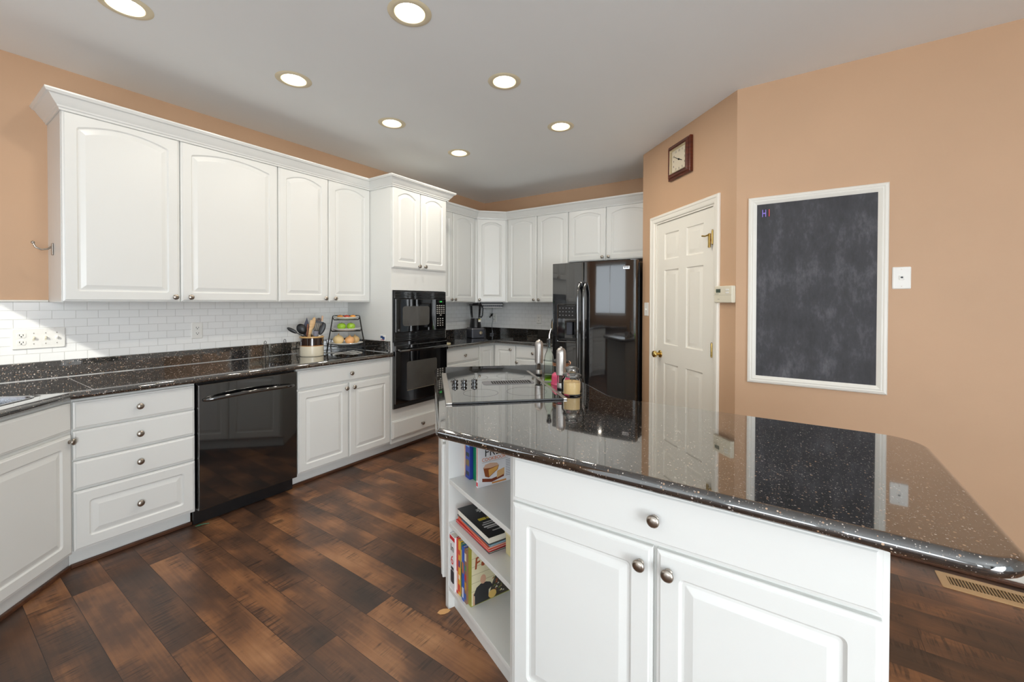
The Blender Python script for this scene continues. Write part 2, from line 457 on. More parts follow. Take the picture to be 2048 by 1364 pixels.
# ---------------------------------------------------------------- cabinet fronts
def front_loop(x0, x1, z0, z1, rad, rise=0.0, cs=4, ts=14):
    pts = []
    def corner(cx, cz, a):
        for k in range(cs+1):
            t = a+PI/2*k/cs; pts.append((cx+rad*math.cos(t), cz+rad*math.sin(t)))
    corner(x0+rad, z0+rad, PI); corner(x1-rad, z0+rad, 1.5*PI); corner(x1-rad, z1-rad, 0)
    xc, hw = (x0+x1)/2, (x1-x0)/2-rad
    for k in range(1, ts):
        x = x1-rad-2*hw*k/ts; pts.append((x, z1+rise*(1-((x-xc)/hw)**2)))
    corner(x0+rad, z1-rad, PI/2)
    return pts
def front_mesh(w, h, style='panel', t=0.02, rail=0.056, top=None, rise=0.0):
    top = rail if top is None else top
    prof = [(0, 0, 0), (0, 0, t-0.007), (1, 0.0015, t-0.0045), (1, 0.008, t-0.003), (1, 0.0095, t-0.0012), (1, 0.0115, t)]
    loops = []
    for _, ins, y in prof:
        loops.append([(x, -y, z) for x, z in front_loop(ins, w-ins, ins, h-ins, 0.0012)])
    if style == 'panel':
        for ins, y, rad in ((0, t, 0.014), (0.003, t-0.003, 0.013), (0.007, t-0.0065, 0.011), (0.013, t-0.0065, 0.006), (0.015, t-0.006, 0.004), (0.034, t-0.0012, 0.002), (0.036, t-0.0004, 0.002)):
            loops.append([(x, -y, z) for x, z in front_loop(rail+ins, w-rail-ins, rail+ins, h-top-ins, rad, rise)])
    mb = MB(); mb.loft(loops); return mb
KNOB = [(0.0095, 0), (0.0095, 0.002), (0.0062, 0.004), (0.0056, 0.010), (0.0075, 0.014), (0.0135, 0.017), (0.0165, 0.0195), (0.0165, 0.0215), (0.0145, 0.0245), (0.009, 0.0268), (0, 0.0276)]
def knob(parent, x, y, z, s=1.0):
    mb = MB(); mb.lathe([(r*s, h*s) for r, h in KNOB], 20, OUT)
    return mb.build('knob', M['nickel'], parent, (x, y, z), ang=50)
def front(parent, kind, x0, x1, z0, z1, kn=None, rise=0.0, style=None, y=0.0):
    style = style or ('panel' if kind == 'door' else 'slab')
    mb = front_mesh(x1-x0, z1-z0, style, rise=rise, top=0.074 if rise else None)
    o = mb.build(kind, M['cab'], parent, (x0, y, z0), ang=25)
    if kn: knob(o, kn[0]-x0, -0.02, kn[1]-z0)
    return o
def base_cabinet(label, loc, rz, w, d=0.607, h=0.876, toe=0.07, group=None):
    t = thing('base_cabinet', label, 'cabinet', loc, rz, group)
    mb = MB(); e = 0.0006
    mb.box(e, w-e, 0, d, 0.1, h); mb.box(e, w-e, toe, d, 0, 0.1)
    mb.build('carcass', M['cab'], t); return t
def wall_cabinet(label, loc, rz, w, h, d=0.325, group=None):
    t = thing('wall_cabinet', label, 'cabinet', loc, rz, group)
    mb = MB(); mb.box(0.0006, w-0.0006, 0, d, 0, h); mb.build('carcass', M['cab'], t); return t

# ================================================================ setting
D, HC = 4.877, 2.729
YF = -0.33
XR, YR = 7.0, -5.4          # far side wall and rear wall behind the camera
P1 = Vector((2.408, 4.166)); P2 = Vector((3.269, 3.304)); YC = 3.304
S2 = math.sqrt(0.5)

mb = MB(); mb.box(-0.1, XR+0.1, YR-0.1, D+0.1, -0.06, 0); struct(mb.build('floor', M['floor']))

LIGHTS = [(1.015, 0.866), (1.02, 1.647), (1.02, 2.405), (1.02, 3.176), (2.07, 1.633), (2.085, 2.388), (2.065, 3.175)]
CAN_R = 0.083
def ceiling():
    mb = MB(); hs = 0.11
    xs = sorted({-0.1, XR+0.1, 1.02-hs, 1.02+hs, 2.073-hs, 2.073+hs, 2.3})
    ys = [YR-0.1, YF-0.1, D+0.1]
    for yy in (0.866, 1.640, 2.3965, 3.1755): ys += [yy-hs, yy+hs]
    ys.sort()
    for i in range(len(xs)-1):
        for j in range(len(ys)-1):
            x0, x1, y0, y1 = xs[i], xs[i+1], ys[j], ys[j+1]
            if x1 < 2.301 and y1 < YF-0.09: continue      # outdoors, beyond the sink window
            c = [p for p in LIGHTS if x0 < p[0] < x1 and y0 < p[1] < y1]
            if not c:
                mb.add([(x0, y0, HC), (x1, y0, HC), (x1, y1, HC), (x0, y1, HC)], [(0, 1, 2, 3)]); continue
            cx, cy = c[0]; n = 32; inn = []; outp = []
            for k in range(n):
                a = 2*PI*k/n; dx, dy = math.cos(a), math.sin(a)
                inn.append((cx+CAN_R*dx, cy+CAN_R*dy, HC))
                s = min([(x1-cx)/dx if dx > 1e-6 else 9, (x0-cx)/dx if dx < -1e-6 else 9, (y1-cy)/dy if dy > 1e-6 else 9, (y0-cy)/dy if dy < -1e-6 else 9])
                outp.append((cx+s*dx, cy+s*dy, HC))
            # exact corners: snap the nearest perimeter point
            for q in ((x0, y0), (x1, y0), (x1, y1), (x0, y1)):
                k = min(range(n), key=lambda k: (outp[k][0]-q[0])**2+(outp[k][1]-q[1])**2); outp[k] = (q[0], q[1], HC)
            mb.loft([inn, outp], None, False, False)
    o = mb.build('ceiling', M['ceiling']); struct(o)
    b = MB(); b.box(2.3, XR+0.1, YR-0.1, YF-0.1, HC+0.16, HC+0.2); b.box(-0.1, XR+0.1, YF-0.1, D+0.1, HC+0.16, HC+0.2); bo = b.build('ceiling_deck', M['ceiling']); struct(bo)
ceiling()

def wall(name, boxes, loc=(0, 0, 0), rz=0.0, mat='wall'):
    mb = MB()
    for b in boxes: mb.box(*b)
    return struct(mb.build(name, M[mat], None, loc, rz))
def walls_with_opening(name, length, h, ops, t, loc, rz, mat='wall'):
    """local x along the wall, y 0..t behind its face; ops = (x0,x1,z0,z1)"""
    bx = []; x = 0
    for x0, x1, z0, z1 in sorted(ops):
        bx.append((x, x0, 0, t, 0, h))
        if z0 > 0: bx.append((x0, x1, 0, t, 0, z0))
        if z1 < h: bx.append((x0, x1, 0, t, z1, h))
        x = x1
    bx.append((x, length, 0, t, 0, h))
    return wall(name, bx, loc, rz, mat)
wall('wall_left', [(-0.1, 0, YF-0.1, D+0.1, 0, HC)])
wall('wall_back', [(0, P1.x+0.1, D, D+0.1, 0, HC)])
wall('wall_pantry_return', [(P1.x, P1.x+0.09, P1.y+0.04, D, 0, HC)])
OPS0, OPS1, OPZ = 0.214, 1.005, 2.05
walls_with_opening('wall_angled', (P2-P1).length, HC, [(OPS0, OPS1, 0, OPZ)], 0.09, (P1.x, P1.y, 0), -PI/4)
wall('wall_right', [(P2.x, XR, YC, YC+0.1, 0, HC)])
walls_with_opening('wall_front', 2.4, HC, [(0.5, 2.08, 1.1, 2.15)], 0.1, (2.4, YF, 0), PI)
wall('wall_jog', [(2.3, 2.4, YR, YF-0.1, 0, HC)], mat='ceiling')
walls_with_opening('wall_rear', XR-2.4, HC, [(0.3, 1.5, 0.1, 2.3), (1.7, 2.9, 0.1, 2.3), (3.1, 4.3, 0.1, 2.3)], 0.1, (XR, YR, 0), PI, 'ceiling')
walls_with_opening('wall_far_side', YC-YR, HC, [(2.4, 6.2, 0.3, 2.35)], 0.1, (XR, YC, 0), -PI/2, 'ceiling')
# unseen block, added to keep the low sun out of the rear windows
mb = MB(); mb.box(8.2, 14.6, -15, -12, -0.5, 9.4); struct(mb.build('sun_blocker_exterior', M['trim']))

mb = MB(); mb.box(XR+0.1, XR+1.2, -3.6, 1.3, 2.5, 2.6); struct(mb.build('sun_shade_exterior', M['trim']))  # unseen slab, added to cut the sun through the side opening
def window(n, w, h, loc, rz, cols, rows):
    f = MB(); fr = 0.045
    for b in ((0, w, 0, fr), (0, w, h-fr, h)): f.box(b[0], b[1], 0.04, 0.075, b[2], b[3])
    for b in ((0, fr), (w-fr, w)): f.box(b[0], b[1], 0.04, 0.075, fr, h-fr)
    for k in range(1, cols): f.box(w*k/cols-0.01, w*k/cols+0.01, 0.045, 0.07, fr, h-fr)
    for k in range(1, rows): f.box(fr, w-fr, 0.045, 0.07, h*k/rows-0.01, h*k/rows+0.01)
    o = struct(f.build('window_%d' % n, M['trim'], None, loc, rz))
    p = MB(); p.box(fr, w-fr, 0.078, 0.082, fr, h-fr); p.build('pane', M['pane'], o)
window(1, 1.58, 1.05, (2.4-0.5, YF, 1.1), PI, 2, 1)
for k, x in enumerate((0.3, 1.7, 3.1)): window(2+k, 1.2, 2.2, (XR-x, YR, 0.1), PI, 1, 1)
window(5, 3.8, 2.05, (XR, YC-2.4, 0.3), -PI/2, 3, 1)  # unseen side window, added and sized for the fill light

# pantry door, casing, hardware (local frame of the angled wall: x along it, -y into the kitchen)
def pantry_door():
    t = bpy.data.objects.new('door_1', None); COL.objects.link(t); t.location = (P1.x, P1.y, 0); t.rotation_euler = (0, 0, -PI/4)
    struct(t)
    t['label'] = 'cream six-panel pantry door with brass knob in a white casing'
    s0, s1 = 0.234, 0.986; w = s1-s0; zb, zt = 0.008, 2.036; fy = 0.012
    leaf = MB(); h = zt-zb
    # slab built as a grid of stiles and rails round six moulded panels
    cols = [(0.118, 0.328), (0.432, 0.642)]
    k = w/0.76
    cols = [(a*k, b*k) for a, b in cols]
    rows = [(0.225, 0.842), (1.003, 1.628), (1.715, 1.935)]
    xs = [0, cols[0][0], cols[0][1], cols[1][0], cols[1][1], w]; zs = [0, rows[0][0], rows[0][1], rows[1][0], rows[1][1], rows[2][0], rows[2][1], h]
    for i in range(5):
        for j in range(7):
            x0, x1, z0, z1 = xs[i], xs[i+1], zs[j], zs[j+1]
            if i in (1, 3) and j in (1, 3, 5):
                lo = []
                for ins, y in ((0, 0), (0.006, 0.007), (0.014, 0.009), (0.020, 0.008), (0.042, 0.001), (0.044, 0.0005)):
                    lo.append([(x0+ins, y, z0+ins), (x1-ins, y, z0+ins), (x1-ins, y, z1-ins), (x0+ins, y, z1-ins)])
                leaf.loft(lo, None, False, True)
            else:
                leaf.add([(x0, 0, z0), (x1, 0, z0), (x1, 0, z1), (x0, 0, z1)], [(0, 1, 2, 3)])
    th = 0.035
    leaf.add([(0, 0, 0), (w, 0, 0), (w, 0, h), (0, 0, h), (0, th, 0), (w, th, 0), (w, th, h), (0, th, h)], [(0, 1, 5, 4), (1, 2, 6, 5), (2, 3, 7, 6), (3, 0, 4, 7), (4, 5, 6, 7)])
    leaf.build('door_leaf', M['door'], t, (s0, fy, zb), ang=20)
    # casing: moulded profile mitred round the opening
    c0, c1, ct = 0.154, 1.065, 2.109; pr = [(0, 0), (0, -0.012), (0.006, -0.018), (0.020, -0.018), (0.026, -0.014), (0.045, -0.012), (0.055, -0.008), (0.060, 0)]
    cs = MB(); loops = []
    for (bx, bz, dx, dz) in ((c0, 0, 1, 0), (c0, ct, 1, -1), (c1, ct, -1, -1), (c1, 0, -1, 0)):
        loops.append([(bx+dx*a, y, bz+dz*a) for a, y in pr])
    cs.loft(loops); cs.build('casing', M['door'], t, ang=20)
    jb = MB()
    jb.box(OPS0, s0-0.002, 0.001, 0.088, 0, OPZ); jb.box(s1+0.002, OPS1, 0.001, 0.088, 0, OPZ); jb.box(s0, s1, 0.001, 0.088, zt+0.003, OPZ)
    jb.build('jamb', M['door'], t)
    kb = MB(); kb.lathe([(0.032, 0), (0.032, 0.004), (0.028, 0.008), (0.012, 0.012), (0.011, 0.028), (0.016, 0.034), (0.026, 0.042), (0.029, 0.054), (0.026, 0.064), (0.014, 0.070), (0, 0.071)], 28, OUT)
    kb.build('door_knob', M['brass'], t, (0.292, fy, 0.918), ang=50)
    for z in (0.19, 1.03, 1.82):
        hg = MB(); hg.lathe([(0.007, -0.048), (0.007, 0.048)], 12, TR(0, -0.004, 0)); hg.lathe([(0.0075, -0.053), (0.004, -0.050)], 10, TR(0, -0.004, 0)); hg.lathe([(0.004, 0.050), (0.0075, 0.053)], 10, TR(0, -0.004, 0))
        hg.box(-0.012, 0.012, 0.002, 0.008, -0.045, 0.045); hg.build('hinge', M['brass'], t, (0.986, 0.002, z))
    fl = MB(); fl.rbox(-0.010, 0.010, -0.008, 0.004, -0.05, 0.05, 0.003); fl.tube([(-0.002, -0.010, 0.038), (-0.03, -0.014, 0.034), (-0.062, -0.016, 0.04)], 0.006, 8)
    fl.build('flip_latch', M['brass'], t, (0.962, -0.006, 1.80))
pantry_door()

# baseboards and shoe mouldings
def strip(name, boxes, mat, loc=(0, 0, 0), rz=0.0):
    mb = MB()
    for b in boxes: mb.rbox(*b, r=0.004)
    return struct(mb.build(name, mat, None, loc, rz))
strip('baseboard_right', [(P2.x+0.01, XR, YC-0.015, YC, 0, 0.13)], M['trim'])
strip('trim_1', [(P2.x+0.02, XR, YC-0.033, YC-0.0155, 0, 0.02)], M['shoe'])
strip('baseboard_angled', [(0, 0.150, -0.015, 0, 0, 0.13), (1.068, 1.20, -0.015, 0, 0, 0.13)], M['trim'], (P1.x, P1.y, 0), -PI/4)
# quarter-round shoe along the toe kicks
strip('trim_2', [(0.541, 0.558, 0.75, 1.266, 0, 0.02)], M['shoe'])
strip('trim_3', [(0.541, 0.558, 1.874, 3.41, 0, 0.02)], M['shoe'])
strip('trim_4', [(0.03, 0.685, 0.0315, 0.049, 0, 0.02)], M['shoe'], (1.065, 0.29, 0), 3*PI/4)
# cap of the tiled splash, beside the wall cabinet
strip('trim_5', [(0, 0.016, YF, 0.758, 1.356, 1.368)], M['trim'])

# ---------------------------------------------------------------- recessed lights
def recessed_light(x, y, label, power=1.0):
    t = thing('recessed_light', label, 'ceiling light', (x, y, HC), 0, 'recessed ceiling lights')
    r = MB(); r.ring([(CAN_R-0.012, 0.0005), (CAN_R-0.012, -0.004), (CAN_R-0.004, -0.0065), (CAN_R+0.010, -0.005), (CAN_R+0.019, -0.0005)], 40); r.build('trim_ring', M['cream'], t)
    f = MB(); f.lathe([(CAN_R-0.0125, 0.0), (0.066, 0.02), (0.058, 0.06), (0.050, 0.10)], 36, cap=False); o = f.build('reflector', M['reflector'], t)
    b = MB(); b.lathe([(0, 0.022), (0.025, 0.024), (0.042, 0.034), (0.048, 0.05), (0.040, 0.08), (0.02, 0.095)], 28); b.build('bulb', M['bulb'], t)
    l = bpy.data.lights.new('lamp', 'AREA'); l.shape = 'DISK'; l.size = 0.11; l.energy = CAN_POWER*power; l.color = CAN_COLOR
    lo = bpy.data.objects.new('lamp', l); COL.objects.link(lo); lo.parent = t; lo.location = (0, 0, -0.008)
CAN_DIM = (0.75, 0.75, 0.75, 1.15, 1.0, 1.15, 1.9)      # lamp power factors, raised to brighten the back corner, cut over the uppers
for (x, y), pw, lb in zip(LIGHTS, CAN_DIM, (
    'recessed ceiling light cut off by the top edge, above the first drawers',
    'recessed ceiling light second from the window, in the row along the cabinets',
    'recessed ceiling light third from the window, in the row along the cabinets',
    'recessed ceiling light nearest the back corner, above the wall oven',
    'large recessed ceiling light at the top, nearest camera in the island row',
    'middle recessed ceiling light of the three over the island side',
    'recessed ceiling light in front of the refrigerator cabinets')):
    recessed_light(x, y, lb, pw)

# ================================================================ left wall: wall cabinets
ZU, HU, RISE = 1.356, 1.044, 0.034
QL = PI/2                                          # faces +X
t = wall_cabinet('wide white wall cabinet with two arched doors, at the end by the tan wall', (0.33, 0.759, ZU), QL, 1.129, HU, 0.33)
front(t, 'door', 0.003, 0.518, 0.004, 1.029, (0.491, 0.033), RISE); front(t, 'door', 0.524, 1.126, 0.004, 1.029, (0.572, 0.033), RISE)
t = wall_cabinet('white wall cabinet with two narrow arched doors above the utensil crock', (0.33, 1.888, ZU), QL, 0.828, HU, 0.33)
front(t, 'door', 0.003, 0.409, 0.004, 1.029, (0.381, 0.033), RISE); front(t, 'door', 0.415, 0.824, 0.004, 1.029, (0.468, 0.033), RISE)
t = wall_cabinet('white wall cabinet with two arched doors, between oven cabinet and corner', (0.33, 3.412, ZU), QL, 0.855, HU, 0.33)
front(t, 'door', 0.010, 0.421, 0.004, 1.029, (0.394, 0.033), RISE); front(t, 'door', 0.427, 0.820, 0.004, 1.029, (0.455, 0.033), RISE)

# coat hook on the cabinet end
t = thing('coat_hook', 'brushed nickel hook screwed to the end of the wide wall cabinet', 'hook', (0.135, 0.759, 1.653))
h = MB(); h.rbox(-0.012, 0.012, -0.006, 0, -0.034, 0.034, 0.004); h.build('back_plate', M['nickel'], t)
h = MB(); h.tube([(0, -0.004, 0.015), (0, -0.02, 0.0), (0, -0.045, -0.006), (0, -0.066, 0.006), (0, -0.074, 0.026)], 0.005, 10)
h.sphere((0, -0.075, 0.03), 0.008, 12, 8); h.build('hook_arm', M['nickel'], t)

# oven tower
XO = 0.635
t = thing('oven_cabinet', 'tall white cabinet holding the black wall oven and microwave', 'cabinet', (XO, 2.716, 0), QL); OVC = t
w = 0.696; c = MB(); dd = XO-0.002
c.box(0, 0.016, 0, dd, 0.1, 2.40); c.box(w-0.016, w, 0, dd, 0.1, 2.40); c.box(0.016, w-0.016, 0, dd, 0.1, 0.404); c.box(0.016, w-0.016, 0, dd, 1.466, 2.40)
c.box(0.016, w-0.016, dd-0.02, dd, 0.404, 1.466); c.box(0.016, w-0.016, 0.02, dd-0.02, 0.985, 0.995); c.box(0, w, XO-0.54, dd, 0, 0.1)
c.build('carcass', M['cab'], t)
front(t, 'door', 0.004, 0.332, 1.665, 2.385, (0.312, 1.694), RISE); front(t, 'door', 0.338, 0.684, 1.665, 2.385, (0.386, 1.694), RISE)
front(t, 'drawer', 0.004, 0.684, 0.145, 0.300, (0.352, 0.212))

# crown moulding along the left run, stepping out round the oven tower
def crown(name, label, path):
    pr = [(0, 2.378), (0.006, 2.378), (0.008, 2.388), (0.014, 2.392), (0.017, 2.400), (0.024, 2.408), (0.036, 2.424), (0.046, 2.440), (0.050, 2.444), (0.058, 2.446), (0.062, 2.452), (0.066, 2.458), (0.066, 2.466), (0, 2.466)]
    pts = [Vector(p) for p in path]; n = len(pts); loops = []
    for i, p in enumerate(pts):
        dn = []
        if i > 0: d = (pts[i]-pts[i-1]).normalized(); dn.append(Vector((d.y, -d.x)))
        if i < n-1: d = (pts[i+1]-pts[i]).normalized(); dn.append(Vector((d.y, -d.x)))
        m = sum(dn, Vector((0, 0)))
        m = m/(m.dot(dn[0]))
        loops.append([(p.x+m.x*a, p.y+m.y*a, z) for a, z in pr])
    mb = MB(); mb.loft(loops); return tag(mb.build(name, M['cab'], ang=20), label, 'moulding')
# path runs so that its right-hand side is the room
CE = 0.0205
crown('crown_moulding', 'white crown moulding along the long wall cabinets, stepping out round the oven tower',
      [(0.001, 0.7585), (0.33+CE, 0.7585), (0.33+CE, 2.7155), (XO+CE, 2.7155), (XO+CE, 3.4125), (0.332, 3.4125)])
crown('crown_moulding', 'white crown moulding over the corner and refrigerator cabinets', [(0.33+CE, 3.481), (0.33+CE, 4.267-0.0085), (0.61+0.0085, 4.547-CE), (2.404, 4.547-CE)])

# ---------------------------------------------------------------- microwave and oven (local: x along cabinet, -y out)
def microwave():
    t = thing('microwave', 'black built-in microwave with louvred trim above the wall oven', 'microwave', (XO, 2.716, 0), QL)
    x0, x1, z0, z1 = 0.013, 0.676, 1.000, 1.460
    b = MB(); b.box(0.02, w-0.02, 0.004, 0.5, 1.000, 1.458); b.build('body', M['satin'], t)
    f = MB(); f.box(x0, x1, -0.016, -0.001, z0, z1); f.build('trim_frame', M['satin'], t)
    for za, zb in ((1.393, 1.455), (1.008, 1.082)):
        l = MB(); n = 5
        for k in range(n):
            zz = za+(zb-za)*(k+0.5)/n
            l.rbox(x0+0.006, x1-0.006, -0.024, -0.0165, zz-0.0048, zz+0.0048, 0.002)
        l.build('louvre', M['black'], t)
    d = MB(); d.rbox(0.022, 0.505, -0.036, -0.0165, 1.088, 1.388, 0.004); do = d.build('door', M['blackglass'], t)
    # window with rounded corners
    wn = MB(); wn.loft([[(x, y, z) for x, z in front_loop(0.10, 0.43, 1.142, 1.322, 0.025)] for y in (-0.0362, -0.0372)]); wn.build('window', M['win'], do)
    lg = MB(); lg.lathe([(0.010, 0), (0.010, 0.0012)], 20, TR(0.055, -0.0362, 1.108) @ OUT); lg.build('badge', M['chrome'], do)
    p = MB(); p.rbox(0.508, 0.662, -0.034, -0.0165, 1.088, 1.388, 0.003); po = p.build('control_panel', M['blackglass'], t)
    ds = MB(); ds.box(0.545, 0.63, -0.0349, -0.0342, 1.352, 1.374); ds.build('display_window', M['dark'], po)
    tx = MB(); add_text(tx, '3:50', 0.018, TR(0.588, -0.0352, 1.363) @ RX(PI/2)); tx.build('clock_digits', M['display'], po)
    bt = MB()
    for r_ in range(5):
        for c_ in range(4): bt.rbox(0.530+c_*0.031, 0.550+c_*0.031, -0.0352, -0.0342, 1.245+r_*0.019, 1.254+r_*0.019, 0.001)
    bt.build('keypad_print', paint((176, 174, 168)), po); bt = MB(); bt.rbox(0.575, 0.60, -0.0352, -0.0342, 1.226, 1.235, 0.001)
    bt.build('start_button', paint((176, 174, 168)), po); bt = MB()
    for r_ in range(4):
        for c_ in range(3): bt.rbox(0.540+c_*0.034, 0.556+c_*0.034, -0.0352, -0.0342, 1.125+r_*0.022, 1.135+r_*0.022, 0.001)
    bt.build('keypad_print', paint((176, 174, 168)), po)
microwave()
def wall_oven():
    t = thing('wall_oven', 'black wall oven with bar handle, below the microwave', 'oven', (XO, 2.716, 0), QL)
    b = MB(); b.box(0.02, w-0.02, 0.004, 0.55, 0.408, 0.980); b.build('body', M['satin'], t)
    f = MB(); f.box(0.013, 0.676, -0.02, -0.001, 0.408, 0.999); f.build('frame', M['black'], t)
    d = MB(); d.rbox(0.015, 0.674, -0.040, -0.0205, 0.452, 0.972, 0.005); do = d.build('door', M['blackglass'], t)
    wn = MB(); wn.loft([[(x, y, z) for x, z in front_loop(0.145, 0.528, 0.556, 0.818, 0.022)] for y in (-0.0402, -0.0412)]); wn.build('window', M['win'], do)
    ed = MB(); ed.box(0.150, 0.523, -0.0422, -0.0403, 0.5545, 0.560); ed.build('window_edge', M['gold'], do)
    h = MB(); pts = [(0.05, -0.041, 0.925), (0.056, -0.075, 0.926)]+[(0.05+0.587*k/12, -0.080-0.012*math.sin(PI*k/12), 0.926) for k in range(1, 12)]+[(0.632, -0.075, 0.926), (0.638, -0.041, 0.925)]
    h.tube(pts, 0.011, 10); h.build('handle', M['black'], do)
    v = MB(); v.rbox(0.017, 0.672, -0.032, -0.0205, 0.412, 0.446, 0.003); v.build('vent_strip', M['satin'], t)
wall_oven()

# ================================================================ left wall: base run
BX = 0.61
t = base_cabinet('white base cabinet of four drawers beside the dishwasher', (BX, 0.745, 0), QL, 0.517)
for z0, z1 in ((0.722, 0.861), (0.570, 0.714), (0.418, 0.562)): front(t, 'drawer', 0.004, 0.513, z0, z1, (0.258, (z0+z1)/2))
front(t, 'drawer', 0.004, 0.513, 0.113, 0.410, (0.258, 0.262), style='panel')
t = base_cabinet('white base cabinet with one drawer over two doors, between dishwasher and oven', (BX, 1.876, 0), QL, 0.839)
front(t, 'drawer', 0.006, 0.836, 0.726, 0.861, (0.440, 0.787))
front(t, 'door', 0.006, 0.420, 0.113, 0.712, (0.395, 0.672)); front(t, 'door', 0.427, 0.836, 0.113, 0.712, (0.464, 0.672))
t = base_cabinet('white base cabinet with a wide drawer, between oven and back corner', (BX, 3.413, 0), QL, 0.556)
front(t, 'drawer', 0.010, 0.552, 0.722, 0.861, (0.300, 0.785)); front(t, 'door', 0.010, 0.552, 0.113, 0.706, (0.08, 0.66))

# corner sink base
t = thing('sink_cabinet', 'white corner sink cabinet set at an angle, with false drawer front', 'cabinet', (1.065, 0.29, 0), 3*PI/4)
c = MB(); c.box(0, 0.643, 0, 0.02, 0.1, 0.876); c.box(0, 0.692, 0.0495, 0.065, 0, 0.1); c.box(0, 0.643, 0.021, 0.4, 0.1, 0.118); c.build('carcass', M['cab'], t)
front(t, 'drawer', 0.02, 0.623, 0.722, 0.861); front(t, 'door', 0.02, 0.623, 0.113, 0.704, (0.606, 0.672))

# dishwasher
def dishwasher():
    t = thing('dishwasher', 'gloss black dishwasher with curved bar handle between white base cabinets', 'dishwasher', (BX, 1.266, 0), QL)
    ww = 0.604
    b = MB(); b.box(0.004, ww-0.004, 0.0, 0.56, 0.105, 0.868); b.build('tub_body', M['satin'], t)
    d = MB(); lp = []
    for ins, y in ((0, 0), (0, -0.030), (0.002, -0.034), (0.006, -0.036)): lp.append([(x, y, z) for x, z in front_loop(0.004+ins, ww-0.002-ins, 0.104+ins, 0.862-ins, 0.004)])
    d.loft(lp); do = d.build('door', M['black'], t)
    h = MB(); pts = []; rad = []
    for k in range(25):
        u = k/24; x = 0.03+0.545*u; pts.append((x, -0.040-0.045*math.sin(PI*u)**0.6, 0.768+0.014*math.sin(PI*u))); rad.append(0.0095 if 0 < k < 24 else 0.007)
    h.tube(pts, 0.009, 12, rads=rad, flat=1.3); h.build('handle', M['black'], do)
    k_ = MB(); k_.box(0.0, ww, 0.035, 0.05, 0.004, 0.100); k_.build('kick_plate', M['satin'], t)
    sp = MB(); sp.box(-0.0015, 0.0015, -0.02, -0.001, 0.11, 0.85); 
dishwasher()

# counter with corner sink
CZ0, CZ1 = 0.876, 0.914
def sink_pt(a, b):     # a along the diagonal front (towards the drawers), b back from it
    ox, oy = 1.065, 0.29
    return (ox-S2*a-S2*b, oy+S2*a-S2*b)
hole_c = [sink_pt(*q) for q in ((-0.02, 0.045), (0.55, 0.045), (0.55, 0.40), (-0.02, 0.40))]
hole_c = [(x, y, 0.06) for x, y in hole_c]
hole = round_poly(hole_c, None, 6)
ct = thing('countertop', 'long black speckled granite countertop along the window and dishwasher run', 'countertop', (0, 0, 0))
mb = MB(); slab(mb, [(0.001, YF+0.001, 0), (2.0, YF+0.001, 0), (2.0, 0.315, 0), (1.09, 0.315, 0.01), (0.668, 0.737, 0.01), (0.668, 2.7145, 0), (0.001, 2.7145, 0)], [0, 0, 1, 1, 1, 0, 0], CZ0, CZ1, hole)
mb.build('slab', M['granite'], ct, ang=30)
mb = MB(); mb.rbox(0.0005, 0.021, YF+0.001, 2.7145, CZ1+0.0003, 1.013, 0.003); mb.rbox(0.0215, 0.628, 2.694, 2.7145, CZ1+0.0003, 1.013, 0.003); mb.build('backsplash', M['granite'], ct)
mb = MB(); mb.box(0.0212, 0.0255, YF+0.001, 2.690, CZ1, CZ1+0.0035); mb.box(0.0255, 0.62, 2.690, 2.6938, CZ1, CZ1+0.0035); mb.build('caulk_line', M['caulk'], ct)
mb = MB(); mb.box(0.026, 0.655, 0.8215, 0.8232, CZ1, CZ1+0.0004); mb.build('seam', M['caulk'], ct)
sk = thing('sink', 'stainless steel corner sink set in the black countertop', 'sink', (0, 0, 0))
mb = MB(); lo = []
for ins, z in ((0.0012, CZ1+0.0005), (0.0012, CZ1+0.003), (0.006, CZ1+0.004), (0.012, CZ1+0.002), (0.016, CZ0), (0.020, 0.75), (0.03, 0.715), (0.06, 0.705)): lo.append([(x, y, z) for x, y in round_poly(hole_c, [ins]*4, 6)])
mb.loft(lo, None, False, True); mb.build('basin', M['sinksteel'], sk, ang=40)
cx_, cy_ = sink_pt(0.265, 0.25)
mb = MB(); mb.lathe([(0.045, 0.7052), (0.045, 0.7075), (0.03, 0.7078), (0.028, 0.706), (0, 0.706)], 24, TR(cx_, cy_, 0)); mb.build('drain', M['chrome'], sk)

ct = thing('countertop', 'black granite corner countertop carrying the blender', 'countertop', (0, 0, 0))
mb = MB(); slab(mb, [(0.001, 3.4135, 0), (0.668, 3.4135, 0), (0.668, 4.209, 0.004), (1.462, 4.209, 0), (1.462, D-0.001, 0), (0.001, D-0.001, 0)], [0, 1, 1, 0, 0, 0], CZ0, CZ1)
mb.build('slab', M['granite'], ct, ang=30)
mb = MB(); mb.rbox(0.0005, 0.021, 3.4135, D-0.0005, CZ1+0.0003, 1.013, 0.003); mb.rbox(0.0215, 1.462, D-0.021, D-0.0005, CZ1+0.0003, 1.013, 0.003); mb.build('backsplash', M['granite'], ct)

# tile splashes
mb = MB(); mb.box(0.0004, 0.0085, YF+0.001, 2.7145, 1.0135, 1.3555); tag(mb.build('tile_splash', M['tile_y']), 'white subway tile splash along the window and dishwasher counter', 'tiles')
t = thing('tile_splash', 'white subway tile splash in the back corner behind the blender', 'tiles')
mb = MB(); mb.box(0.0004, 0.0085, 3.413, D-0.009, 1.0135, 1.3555); mb.build('tile_field', M['tile_y'], t)
mb = MB(); mb.box(0.0004, 1.475, D-0.0085, D-0.0004, 1.0135, 1.3555); mb.build('tile_field', M['tile_x'], t)

